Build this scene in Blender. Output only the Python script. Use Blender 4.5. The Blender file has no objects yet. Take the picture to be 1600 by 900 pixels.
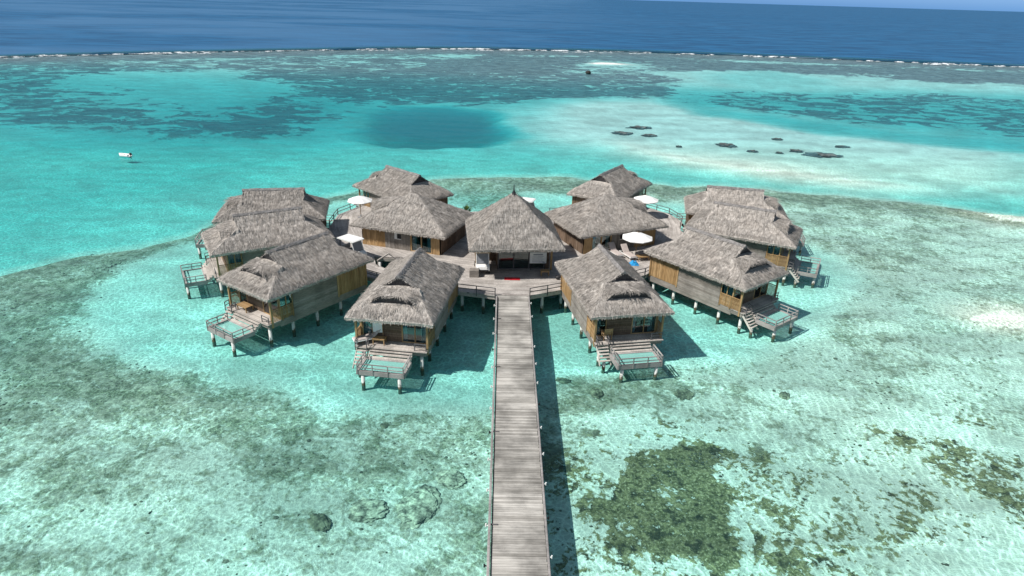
import bpy, bmesh, math, random
import numpy as np
from mathutils import Vector, Matrix, noise as mnoise

PI = math.pi
rnd = random.Random(7)
SC = bpy.context.scene
COL = SC.collection

# ------------------------------------------------------------------ camera
cam_data = bpy.data.cameras.new('camera')
cam = bpy.data.objects.new('camera', cam_data)
COL.objects.link(cam)
cam_data.sensor_width = 36.0
cam_data.lens = 1033.0 / 1600.0 * 36.0
cam_data.clip_start = 0.5
cam_data.clip_end = 90000.0
_M = ((0.9995918, 0.0218777, 0.0183722), (-0.0079694, -0.4040237, 0.9147138), (0.0274346, -0.9144869, -0.4036844))
mw = Matrix(((_M[0][0], -_M[0][1], -_M[0][2], 0), (_M[1][0], -_M[1][1], -_M[1][2], 0), (_M[2][0], -_M[2][1], -_M[2][2], 23.0), (0, 0, 0, 1)))
cam.matrix_world = mw
SC.camera = cam

# ------------------------------------------------------------------ world, sun, exposure
SUN_EL, SUN_AZ = math.radians(50.0), math.radians(249.0)
world = bpy.data.worlds.new('World')
SC.world = world
world.use_nodes = True
wn = world.node_tree
wn.nodes.clear()
sky = wn.nodes.new('ShaderNodeTexSky')
sky.sky_type = 'NISHITA'
sky.sun_disc = False
sky.sun_elevation = SUN_EL
sky.sun_rotation = SUN_AZ
sky.air_density = 1.0
sky.dust_density = 0.6
sky.ozone_density = 2.0
bg = wn.nodes.new('ShaderNodeBackground')
bg.inputs['Strength'].default_value = 0.098
wo = wn.nodes.new('ShaderNodeOutputWorld')
tc = wn.nodes.new('ShaderNodeTexCoord')
sx = wn.nodes.new('ShaderNodeSeparateXYZ'); wn.links.new(tc.outputs['Generated'], sx.inputs[0])
mr = wn.nodes.new('ShaderNodeMapRange'); wn.links.new(sx.outputs[2], mr.inputs[0])
mr.inputs[1].default_value = 0.0; mr.inputs[2].default_value = 0.12
tm = wn.nodes.new('ShaderNodeMix'); tm.data_type = 'RGBA'; wn.links.new(mr.outputs[0], tm.inputs[0])
tm.inputs[6].default_value = (0.32, 0.72, 1.75, 1); tm.inputs[7].default_value = (1.16, 1.05, 0.86, 1)   # low blue-grey marine haze darkens the horizon band
ml = wn.nodes.new('ShaderNodeMix'); ml.data_type = 'RGBA'; ml.blend_type = 'MULTIPLY'; ml.inputs[0].default_value = 1.0
wn.links.new(sky.outputs[0], ml.inputs[6]); wn.links.new(tm.outputs[2], ml.inputs[7])
wn.links.new(ml.outputs[2], bg.inputs['Color'])
wn.links.new(bg.outputs[0], wo.inputs['Surface'])
sun_data = bpy.data.lights.new('sun', 'SUN')
sun_data.energy = 4.8
sun_data.angle = math.radians(0.5)
sun_data.color = (1.0, 0.965, 0.92)
sun = bpy.data.objects.new('sun', sun_data)
to_sun = Vector((math.sin(SUN_AZ) * math.cos(SUN_EL), math.cos(SUN_AZ) * math.cos(SUN_EL), math.sin(SUN_EL)))
sun.rotation_euler = to_sun.to_track_quat('Z', 'Y').to_euler()
sun.location = (-40, -60, 80)
COL.objects.link(sun)
SC.view_settings.view_transform = 'Standard'
SC.view_settings.look = 'None'
SC.view_settings.exposure = 0.16
SC.view_settings.gamma = 1.0
SC.view_settings.use_curve_mapping = False
SC.render.engine = 'CYCLES'
SC.cycles.transparent_max_bounces = 16
SC.cycles.max_bounces = 6
SC.cycles.caustics_reflective = False
SC.cycles.caustics_refractive = False

# ------------------------------------------------------------------ node helpers
class NT:
    two = False
    def __init__(s, name):
        s.m = bpy.data.materials.new(name)
        s.m.use_nodes = True
        s.t = s.m.node_tree
        s.t.nodes.clear()
        s.out = s.t.nodes.new('ShaderNodeOutputMaterial')
    def n(s, typ, **kw):
        nd = s.t.nodes.new(typ)
        for k, v in kw.items():
            setattr(nd, k, v)
        return nd
    def set(s, sock, v):
        if isinstance(v, bpy.types.NodeSocket):
            s.t.links.new(v, sock)
        elif v is not None:
            if isinstance(v, (tuple, list)) and len(v) == 3 and sock.type == 'RGBA':
                v = (*v, 1.0)
            sock.default_value = v
    def math(s, op, a, b=None, c=None, clamp=False):
        nd = s.n('ShaderNodeMath', operation=op)
        nd.use_clamp = clamp
        s.set(nd.inputs[0], a)
        if b is not None: s.set(nd.inputs[1], b)
        if c is not None: s.set(nd.inputs[2], c)
        return nd.outputs[0]
    def vmath(s, op, a, b=None):
        nd = s.n('ShaderNodeVectorMath', operation=op)
        s.set(nd.inputs[0], a)
        if b is not None: s.set(nd.inputs[1], b)
        return nd.outputs['Value'] if op in ('LENGTH', 'DOT_PRODUCT', 'DISTANCE') else nd.outputs[0]
    def mix(s, f, a, b, mode='MIX'):
        nd = s.n('ShaderNodeMix', data_type='RGBA', blend_type=mode)
        s.set(nd.inputs[0], f); s.set(nd.inputs[6], a); s.set(nd.inputs[7], b)
        return nd.outputs[2]
    def ramp(s, v, a, b, c=0.0, d=1.0, smooth=True):
        nd = s.n('ShaderNodeMapRange', interpolation_type='SMOOTHSTEP' if smooth else 'LINEAR')
        s.set(nd.inputs[0], v); s.set(nd.inputs[1], a); s.set(nd.inputs[2], b); s.set(nd.inputs[3], c); s.set(nd.inputs[4], d)
        return nd.outputs[0]
    def noise(s, vec, scale, detail=4.0, rough=0.55, dist=0.0):
        nd = s.n('ShaderNodeTexNoise')
        if s.two: nd.noise_dimensions = '2D'
        s.set(nd.inputs['Vector'], vec); s.set(nd.inputs['Scale'], scale)
        nd.inputs['Detail'].default_value = detail
        nd.inputs['Roughness'].default_value = rough
        nd.inputs['Distortion'].default_value = dist
        return nd.outputs['Fac']
    def mapping(s, vec, scale=(1, 1, 1), rot=(0, 0, 0), loc=(0, 0, 0)):
        nd = s.n('ShaderNodeMapping')
        s.set(nd.inputs['Vector'], vec)
        nd.inputs['Scale'].default_value = scale
        nd.inputs['Rotation'].default_value = rot
        nd.inputs['Location'].default_value = loc
        return nd.outputs[0]
    def pos(s):
        return s.n('ShaderNodeNewGeometry').outputs['Position']
    def island(s):
        return s.n('ShaderNodeNewGeometry').outputs['Random Per Island']
    def obj(s):
        return s.n('ShaderNodeTexCoord').outputs['Object']
    def attr(s, name, col=False):
        nd = s.n('ShaderNodeAttribute', attribute_name=name)
        return nd.outputs['Color'] if col else nd.outputs['Fac']
    def bump(s, h, strength=0.5, dist=0.05):
        nd = s.n('ShaderNodeBump')
        nd.inputs['Strength'].default_value = strength
        nd.inputs['Distance'].default_value = dist
        s.set(nd.inputs['Height'], h)
        return nd.outputs[0]
    def pbr(s, col, rough=0.8, normal=None, spec=0.3, metal=0.0):
        b = s.n('ShaderNodeBsdfPrincipled')
        s.set(b.inputs['Base Color'], col); s.set(b.inputs['Roughness'], rough)
        b.inputs['Specular IOR Level'].default_value = spec
        b.inputs['Metallic'].default_value = metal
        if normal is not None: s.set(b.inputs['Normal'], normal)
        s.t.links.new(b.outputs[0], s.out.inputs['Surface'])
        return s.m

MAT = {}
def plain(name, col, rough=0.7, var=0.12, scale=6.0, spec=0.3, metal=0.0):
    t = NT(name)
    n = t.noise(t.obj(), scale, 5)
    f = t.ramp(n, 0.3, 0.7, 1 - var, 1 + var)
    c = t.mix(1.0, col, f, 'MULTIPLY')
    nd = t.n('ShaderNodeVectorMath', operation='SCALE')
    t.set(nd.inputs[0], col); t.set(nd.inputs['Scale'], f)
    MAT[name] = t.pbr(nd.outputs[0], rough, t.bump(n, 0.25, 0.01), spec, metal)

def timber(name, c1, c2, grain=(2.0, 30.0, 30.0), rough=0.85, dirt=0.35):
    """boards: one tone per board (island) plus grain and blotches"""
    t = NT(name)
    o = t.obj()
    isl = t.island()
    off = t.n('ShaderNodeCombineXYZ')
    t.set(off.inputs[0], t.math('MULTIPLY', isl, 37.0)); t.set(off.inputs[1], t.math('MULTIPLY', isl, 11.0))
    v = t.vmath('ADD', o, off.outputs[0])
    g = t.noise(t.mapping(v, grain), 1.0, 5, 0.6)
    bl = t.noise(o, 0.55, 5, 0.6)
    base = t.mix(isl, c1, c2)
    f1 = t.ramp(g, 0.25, 0.75, 0.72, 1.18)
    f2 = t.ramp(bl, 0.3, 0.7, 1.0 - dirt, 1.12)
    nd = t.n('ShaderNodeVectorMath', operation='SCALE')
    t.set(nd.inputs[0], base); t.set(nd.inputs['Scale'], t.math('MULTIPLY', f1, f2))
    MAT[name] = t.pbr(nd.outputs[0], rough, t.bump(g, 0.35, 0.01), 0.2)

timber('jetty_wood', (0.30, 0.281, 0.25), (0.53, 0.502, 0.455), (1.2, 22.0, 22.0), 0.85, 0.50)
timber('grey_boards', (0.20, 0.175, 0.15), (0.31, 0.28, 0.25), (2.5, 18.0, 18.0))
timber('pale_boards', (0.40, 0.36, 0.32), (0.55, 0.50, 0.45), (2.5, 18.0, 18.0))
timber('golden_wood', (0.31, 0.19, 0.085), (0.46, 0.30, 0.15), (14.0, 14.0, 1.5), 0.6, 0.3)
timber('brown_boards', (0.13, 0.085, 0.055), (0.20, 0.14, 0.10), (14.0, 14.0, 1.5))
timber('dark_rail', (0.11, 0.105, 0.11), (0.17, 0.16, 0.16), (3, 20, 20))
timber('grey_rail', (0.27, 0.25, 0.24), (0.40, 0.37, 0.35), (3, 20, 20))
plain('white_paint', (0.78, 0.77, 0.74), 0.4, 0.06)
plain('canvas_white', (0.80, 0.79, 0.76), 0.9, 0.05, 3)
plain('dark_metal', (0.02, 0.02, 0.022), 0.5, 0.1)
plain('black_rubber', (0.018, 0.018, 0.018), 0.8, 0.1)
plain('grey_plastic', (0.22, 0.23, 0.25), 0.5, 0.08)
plain('tan_vinyl', (0.50, 0.37, 0.22), 0.6, 0.08)
plain('red_mat', (0.42, 0.012, 0.02), 0.95, 0.2, 12)
plain('curtain', (0.50, 0.66, 0.68), 0.95, 0.18, 7)
plain('interior', (0.10, 0.075, 0.055), 0.9, 0.2)
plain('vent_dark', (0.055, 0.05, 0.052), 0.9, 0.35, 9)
plain('cushion', (0.46, 0.40, 0.37), 0.95, 0.08)
plain('blue_cloth', (0.02, 0.26, 0.55), 0.8, 0.25, 9)
plain('leaf', (0.07, 0.13, 0.03), 0.6, 0.3, 12)
plain('ridge_thatch', (0.20, 0.188, 0.18), 0.95, 0.3, 5)
plain('rock_dark', (0.035, 0.035, 0.03), 0.9, 0.4, 2)

def mk_stilt():
    t = NT('stilt')
    z = t.n('ShaderNodeSeparateXYZ'); t.set(z.inputs[0], t.pos())
    n = t.noise(t.pos(), 4.0, 5)
    h = t.math('ADD', z.outputs[2], t.ramp(n, 0.3, 0.7, -0.14, 0.14))
    f = t.ramp(h, 0.14, 0.34)
    clean = t.mix(n, (0.52, 0.52, 0.49), (0.70, 0.69, 0.65))
    weed = t.mix(n, (0.045, 0.05, 0.028), (0.11, 0.10, 0.06))
    MAT['stilt'] = t.pbr(t.mix(f, weed, clean), 0.85, t.bump(n, 0.4, 0.02))
mk_stilt()

def mk_thatch():
    t = NT('thatch')
    o = t.obj()
    isl = t.island()
    big = t.noise(o, 0.7, 5, 0.6)
    mid = t.noise(o, 4.0, 5, 0.65)
    fine = t.noise(o, 26.0, 3, 0.6)
    tone = t.mix(isl, (0.19, 0.171, 0.153), (0.58, 0.533, 0.482))
    brn = t.mix(t.ramp(big, 0.35, 0.7), tone, (0.30, 0.262, 0.228), 'MIX')
    c = t.mix(0.45, tone, brn)
    f = t.math('MULTIPLY', t.ramp(mid, 0.25, 0.75, 0.72, 1.18), t.ramp(fine, 0.3, 0.7, 0.75, 1.2))
    f = t.math('MULTIPLY', f, t.ramp(big, 0.3, 0.7, 0.82, 1.12))
    zs = t.n('ShaderNodeSeparateXYZ'); t.set(zs.inputs[0], o)
    orn = t.n('ShaderNodeObjectInfo').outputs['Random']
    f = t.math('MULTIPLY', f, t.ramp(orn, 0.0, 1.0, 0.86, 1.12, False))
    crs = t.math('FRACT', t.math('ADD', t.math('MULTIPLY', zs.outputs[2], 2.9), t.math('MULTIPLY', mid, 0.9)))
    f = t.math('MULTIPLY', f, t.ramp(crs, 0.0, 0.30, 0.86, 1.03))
    nd = t.n('ShaderNodeVectorMath', operation='SCALE')
    t.set(nd.inputs[0], c); t.set(nd.inputs['Scale'], f)
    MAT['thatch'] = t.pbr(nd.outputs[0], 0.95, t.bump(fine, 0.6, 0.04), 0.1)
mk_thatch()

def mk_glass():
    t = NT('window_glass')
    fr = t.n('ShaderNodeFresnel'); fr.inputs['IOR'].default_value = 1.5
    tr = t.n('ShaderNodeBsdfTransparent'); tr.inputs[0].default_value = (0.62, 0.78, 0.80, 1)
    gl = t.n('ShaderNodeBsdfGlossy'); gl.inputs['Roughness'].default_value = 0.03
    mx = t.n('ShaderNodeMixShader')
    t.set(mx.inputs[0], t.math('ADD', fr.outputs[0], 0.05, clamp=True)); t.t.links.new(tr.outputs[0], mx.inputs[1]); t.t.links.new(gl.outputs[0], mx.inputs[2])
    t.t.links.new(mx.outputs[0], t.out.inputs['Surface'])
    MAT['window_glass'] = t.m
mk_glass()

def mk_net():
    t = NT('net_mesh')
    o = t.obj()
    w = []
    for ax in (0, 1):
        sp = t.n('ShaderNodeSeparateXYZ'); t.set(sp.inputs[0], o)
        fr = t.math('FRACT', t.math('MULTIPLY', sp.outputs[ax], 22.0))
        w.append(t.math('LESS_THAN', fr, 0.52))
    cord = t.math('MAXIMUM', w[0], w[1])
    df = t.n('ShaderNodeBsdfDiffuse'); df.inputs[0].default_value = (0.26, 0.56, 0.50, 1)
    tr = t.n('ShaderNodeBsdfTransparent')
    mx = t.n('ShaderNodeMixShader')
    t.set(mx.inputs[0], cord); t.t.links.new(tr.outputs[0], mx.inputs[1]); t.t.links.new(df.outputs[0], mx.inputs[2])
    t.t.links.new(mx.outputs[0], t.out.inputs['Surface'])
    MAT['net_mesh'] = t.m
mk_net()

RING = (0.8, 67.5)
def mk_deck():
    t = NT('ring_deck')
    p = t.pos()
    d = t.vmath('SUBTRACT', p, (RING[0], RING[1], 0))
    fl = t.mapping(d, (1, 1, 0))
    ln = t.vmath('LENGTH', fl)
    k = t.math('MULTIPLY', ln, 1 / 0.145)
    idx = t.math('FLOOR', k)
    fr = t.math('FRACT', k)
    sp = t.n('ShaderNodeSeparateXYZ'); t.set(sp.inputs[0], fl)
    ang = t.math('ARCTAN2', sp.outputs[1], sp.outputs[0])
    seg = t.math('FLOOR', t.math('ADD', t.math('MULTIPLY', ang, 7.0), t.math('MULTIPLY', t.math('FRACT', t.math('MULTIPLY', idx, 0.5)), 1.0)))
    wn_ = t.n('ShaderNodeTexWhiteNoise', noise_dimensions='2D')
    cb = t.n('ShaderNodeCombineXYZ'); t.set(cb.inputs[0], idx); t.set(cb.inputs[1], seg)
    t.set(wn_.inputs['Vector'], cb.outputs[0])
    n = t.noise(p, 0.8, 5); g = t.noise(p, 9.0, 4)
    base = t.mix(wn_.outputs['Value'], (0.36, 0.325, 0.295), (0.52, 0.48, 0.44))
    gap = t.ramp(fr, 0.05, 0.10, 0.25, 1.0, False)
    f = t.math('MULTIPLY', t.math('MULTIPLY', gap, t.ramp(n, 0.3, 0.7, 0.75, 1.12)), t.ramp(g, 0.3, 0.7, 0.85, 1.1))
    nd = t.n('ShaderNodeVectorMath', operation='SCALE')
    t.set(nd.inputs[0], base); t.set(nd.inputs['Scale'], f)
    MAT['ring_deck'] = t.pbr(nd.outputs[0], 0.85, t.bump(gap, 0.3, 0.01), 0.2)
mk_deck()

# ------------------------------------------------------------------ mesh builder
class MB:
    def __init__(s):
        s.v, s.f = [], []
    def add(s, vs, fs):
        b = len(s.v)
        s.v += [tuple(p) for p in vs]
        s.f += [tuple(b + i for i in q) for q in fs]
        return s
    def box(s, x0, x1, y0, y1, z0, z1):
        return s.add([(x0, y0, z0), (x1, y0, z0), (x1, y1, z0), (x0, y1, z0), (x0, y0, z1), (x1, y0, z1), (x1, y1, z1), (x0, y1, z1)],
                     [(0, 3, 2, 1), (4, 5, 6, 7), (0, 1, 5, 4), (1, 2, 6, 5), (2, 3, 7, 6), (3, 0, 4, 7)])
    def cbox(s, x0, x1, y0, y1, z0, z1, c=0.02):
        """box with chamfered vertical and top edges"""
        def ring(d, z): return [(x0 + d, y0, z), (x1 - d, y0, z), (x1, y0 + d, z), (x1, y1 - d, z), (x1 - d, y1, z), (x0 + d, y1, z), (x0, y1 - d, z), (x0, y0 + d, z)]
        vs = ring(c, z0) + ring(c, z1 - c) + [(x0 + (x1 - x0) * 0 + c if p[0] < (x0 + x1) / 2 else x1 - c, y0 + c if p[1] < (y0 + y1) / 2 else y1 - c, z1) for p in ring(c, z1)]
        fs = [tuple(range(7, -1, -1))]
        for k in (0, 8):
            for i in range(8):
                j = (i + 1) % 8
                fs.append((k + i, k + j, k + 8 + j, k + 8 + i))
        fs.append((16, 18, 20, 22))
        return s.add(vs, fs)
    def bar(s, a, b, w, h=None):
        """square-section bar from a to b"""
        a, b = Vector(a), Vector(b)
        h = h or w
        d = (b - a).normalized()
        up = Vector((0, 0, 1)) if abs(d.z) < 0.95 else Vector((1, 0, 0))
        sx = d.cross(up).normalized() * (w / 2)
        sy = d.cross(sx).normalized() * (h / 2)
        vs = [p + m * sx + n * sy for p in (a, b) for m, n in ((-1, -1), (1, -1), (1, 1), (-1, 1))]
        return s.add(vs, [(0, 3, 2, 1), (4, 5, 6, 7), (0, 1, 5, 4), (1, 2, 6, 5), (2, 3, 7, 6), (3, 0, 4, 7)])
    def tube(s, a, b, r0, r1=None, n=10, cap=True):
        a, b = Vector(a), Vector(b)
        r1 = r0 if r1 is None else r1
        d = (b - a).normalized()
        up = Vector((0, 0, 1)) if abs(d.z) < 0.95 else Vector((1, 0, 0))
        u = d.cross(up).normalized(); w = d.cross(u)
        vs = []
        for p, r in ((a, r0), (b, r1)):
            for i in range(n):
                t = 2 * PI * i / n
                vs.append(p + u * (r * math.cos(t)) + w * (r * math.sin(t)))
        fs = [(i, (i + 1) % n, n + (i + 1) % n, n + i) for i in range(n)]
        if cap: fs += [tuple(range(n - 1, -1, -1)), tuple(range(n, 2 * n))]
        return s.add(vs, fs)
    def build(s, name, mat, parent=None, smooth=False):
        me = bpy.data.meshes.new(name)
        me.from_pydata(s.v, [], s.f)
        me.update()
        bm = bmesh.new(); bm.from_mesh(me)
        bmesh.ops.recalc_face_normals(bm, faces=bm.faces)
        bm.to_mesh(me); bm.free()
        if smooth:
            me.polygons.foreach_set('use_smooth', [True] * len(me.polygons))
        me.materials.append(MAT[mat])
        o = bpy.data.objects.new(name, me)
        COL.objects.link(o)
        if parent: o.parent = parent
        return o

def tag(o, label=None, cat=None, group=None, kind=None):
    if label: o['label'] = label
    if cat: o['category'] = cat
    if group: o['group'] = group
    if kind: o['kind'] = kind
    return o
def empty(name, loc=(0, 0, 0), rz=0.0, label=None, cat=None, group=None):
    o = bpy.data.objects.new(name, None)
    o.empty_display_size = 0.3
    COL.objects.link(o)
    o.location = loc; o.rotation_euler = (0, 0, rz)
    return tag(o, label, cat, group)
def dup(root, loc, rz, label, group=None):
    r = root.copy(); COL.objects.link(r); r.location = loc; r.rotation_euler = (0, 0, rz)
    r['label'] = label
    if group: r['group'] = group
    for ch in list(root.children):
        c = ch.copy(); COL.objects.link(c); c.parent = r
        for g in list(ch.children):
            d = g.copy(); COL.objects.link(d); d.parent = c
    return r
# ------------------------------------------------------------------ lagoon map (world metres, traced on the water plane)
SHAPES = {
  'shelf': [(-48.6,43.6),(-42.5,52.2),(-38.5,57.3),(-34.1,62.9),(-31.2,68.3),(-26.6,75.1),(-20.5,81.3),(-14.0,86.3),(-7.5,89.3),(1.4,91.3),(10.4,91.4),(24.5,90.0),(36.2,87.4),(51.4,83.2),(65.0,78.4),(84.3,73.5)],
  'clear': [(-34.3,55.9),(-33.9,50.2),(-31.9,45.5),(-28.5,41.6),(-23.7,38.4),(-18.5,36.8),(-14.2,35.0),(-10.7,33.7),(-6.8,33.5),(-3.0,34.1),(-0.5,35.0),(3.0,37.6),(7.5,39.0),(12.6,40.0),(19.0,43.1),(26.6,48.3),(32.1,55.2),(32.6,61.8),(28.3,76.5),(17.5,81.1),(9.6,83.4),(-0.4,82.5),(-7.7,81.8),(-18.0,80.9),(-27.3,70.9),(-32.1,61.2)],
  'sandbar': [(0.4,138.3),(6.3,156.7),(18.0,170.4),(37.4,178.8),(56.5,164.6),(70.5,143.6),(82.8,129.1),(98.6,116.7),(72.9,83.5),(53.7,87.4),(40.5,91.9),(27.0,100.2),(15.1,107.8),(5.0,118.8)],
  'streak': [(21.6,115.3),(31.1,108.8),(41.9,103.1),(51.7,96.0),(58.1,90.4),(48.6,89.6),(38.4,93.5),(29.0,100.4),(21.4,107.6)],
  'cloud_shadow': [(-24.8,120.1),(-25.3,135.8),(-20.2,145.6),(-12.2,148.8),(-5.1,144.7),(-1.5,134.2),(1.0,123.1),(-5.2,116.9),(-11.7,114.3),(-18.4,115.1)],
  'darkreef': [(-66.5,109.3),(-63.5,124.8),(-63.8,148.8),(-53.8,160.9),(-37.5,161.9),(-32.1,149.9),(-34.0,129.3),(-40.5,115.6),(-50.3,107.7)],
  'leftreef': [(-94.3,105.6),(-156.2,191.6),(-137.5,205.8),(-78.3,156.1),(-62.1,144.5),(-62.0,121.7),(-71.5,112.5),(-81.7,108.9)],
  'farreefL': [(-157.2,156.2),(-195.6,206.5),(-159.9,222.1),(-112.8,252.7),(-24.6,302.5),(-20.5,250.8),(-77.5,216.8),(-108.8,200.9),(-127.8,175.7)],
  'midreef': [(-85.3,201.8),(-70.2,248.1),(-23.1,283.1),(28.5,279.1),(60.6,250.4),(64.3,221.4),(44.4,180.2),(23.5,176.1),(-4.2,161.9),(-24.5,156.1),(-46.7,162.3)],
  'bandR': [(-24.6,302.5),(61.7,318.9),(142.8,302.6),(234.2,292.2),(285.2,273.9),(227.4,216.2),(174.5,229.1),(131.4,251.4),(76.9,250.3),(24.4,236.3),(-8.4,235.9)],
  'lagR': [(72.4,242.7),(99.5,261.0),(109.4,234.0),(94.0,203.8),(77.3,200.3),(68.2,213.7)],
  'reefR': [(46.7,169.1),(49.5,194.4),(68.2,195.5),(98.3,204.7),(131.6,211.7),(166.1,204.2),(180.6,187.7),(120.9,122.0),(105.5,134.1),(89.4,140.3),(73.3,149.8),(60.7,163.3)],
  'channel': [(44.5,160.5),(60.4,153.8),(73.8,141.8),(88.3,131.8),(105.2,125.3),(100.4,119.0),(80.1,124.5),(65.9,133.4),(54.7,146.0),(44.0,152.9)],
  'reefline': [(-215.4,138.4),(-199.2,183.2),(-165.3,229.9),(-135.9,253.2),(-98.8,278.7),(-53.4,310.1),(-14.6,325.1),(64.7,334.9),(124.5,329.6),(180.8,320.4),(234.5,311.6),(324.1,285.5),(406.9,235.3)],
  'weedA': [(4.8,25.2),(5.4,27.5),(7.1,28.9),(8.5,30.6),(10.5,31.2),(12.2,30.7),(12.3,28.7),(12.8,27.0),(11.8,24.9),(12.0,23.2),(11.1,21.9),(8.8,22.0),(6.6,22.4),(5.0,23.1)],
  'weedB': [(13.4,27.0),(15.0,28.0),(15.7,27.3),(14.3,26.3),(15.4,25.4),(15.0,24.1),(13.8,23.7),(13.0,24.7)],
  'weedB2': [(12.2,24.2),(13.2,23.7),(13.5,22.5),(13.3,21.4),(11.9,21.7),(11.6,22.8)],
  'weedC': [(20.0,27.6),(22.2,28.2),(22.9,26.5),(21.4,25.1),(20.0,24.4),(19.9,26.2)],
  'weedD': [(24.7,31.3),(27.4,32.0),(28.5,30.3),(29.9,29.2),(26.9,25.2),(25.6,26.1),(24.5,27.5),(23.7,29.0)],
  'weedE': [(3.3,37.6),(5.3,38.9),(7.7,37.7),(8.4,35.1),(5.9,33.3),(3.6,33.9)],
  'weedF': [(-16.3,33.2),(-11.4,33.4),(-5.2,33.3),(-0.7,33.7),(-0.4,30.6),(-2.6,28.9),(-7.2,27.7),(-11.6,27.1),(-15.6,29.6)],
  'weedG': [(-37.2,38.5),(-41.8,51.1),(-38.6,56.5),(-33.9,55.2),(-33.0,47.8),(-28.4,40.6),(-23.0,37.8),(-17.8,36.0),(-13.3,33.3),(-17.1,30.7),(-25.1,32.3),(-29.1,32.8)],
  'weedH': [(-12.3,86.1),(-0.4,89.7),(3.7,79.9),(1.2,74.4),(-3.2,74.0),(-7.4,79.0)],
  'sandP': [(57.2,78.9),(64.8,82.8),(71.3,81.4),(65.0,73.2),(58.6,73.9)],
  'sandQ': [(37.0,48.8),(42.5,50.6),(47.0,49.9),(43.7,45.7),(38.3,46.0)],
  'weedI': [(35.5,77.1),(50.4,78.3),(49.4,66.7),(43.5,57.4),(36.8,58.6),(33.0,65.6)],
  'islet': [(32.3,270.3),(38.7,275.0),(48.5,273.2),(50.5,267.9),(41.3,266.4),(34.2,266.2)],
  'isletreef': [(19.3,257.7),(37.7,290.9),(56.5,290.9),(64.1,265.7),(52.3,243.8),(30.7,233.9),(20.4,241.7)],
}
def vnoise(x, y, s, seed):
    """smooth value noise on arrays"""
    r = np.random.RandomState(seed)
    tab = r.rand(256, 256)
    u, v = x / s, y / s
    i, j = np.floor(u).astype(int), np.floor(v).astype(int)
    fu, fv = u - i, v - j
    fu = fu * fu * (3 - 2 * fu); fv = fv * fv * (3 - 2 * fv)
    g = lambda a, b: tab[a % 256, b % 256]
    return (g(i, j) * (1 - fu) + g(i + 1, j) * fu) * (1 - fv) + (g(i, j + 1) * (1 - fu) + g(i + 1, j + 1) * fu) * fv
def fbm(x, y, s, seed, o=4):
    t, a, n = 0, 1, 0
    for k in range(o):
        t = t + a * vnoise(x, y, s / 2 ** k, seed + k); n += a; a *= 0.5
    return t / n
def pdist(x, y, pts, closed=True):
    """distance to a polyline and inside mask"""
    d = np.full(x.shape, 1e9); ins = np.zeros(x.shape, bool)
    n = len(pts)
    for k in range(n if closed else n - 1):
        ax, ay = pts[k]; bx, by = pts[(k + 1) % n]
        ex, ey = bx - ax, by - ay
        t = np.clip(((x - ax) * ex + (y - ay) * ey) / (ex * ex + ey * ey), 0, 1)
        d = np.minimum(d, np.hypot(x - ax - t * ex, y - ay - t * ey))
        if closed:
            c = ((ay > y) != (by > y))
            with np.errstate(divide='ignore', invalid='ignore'):
                xi = (bx - ax) * (y - ay) / (by - ay) + ax
            ins ^= c & (x < xi)
    return d, ins
def sd(x, y, name, wob=0.0, ws=6.0, seed=3):
    d, i = pdist(x, y, SHAPES[name])
    s = np.where(i, -d, d)
    if wob: s = s + wob * (fbm(x, y, ws, seed) - 0.5) * 2
    return s
def sst(a, b, v):
    t = np.clip((v - a) / (b - a), 0, 1)
    return t * t * (3 - 2 * t)

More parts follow.
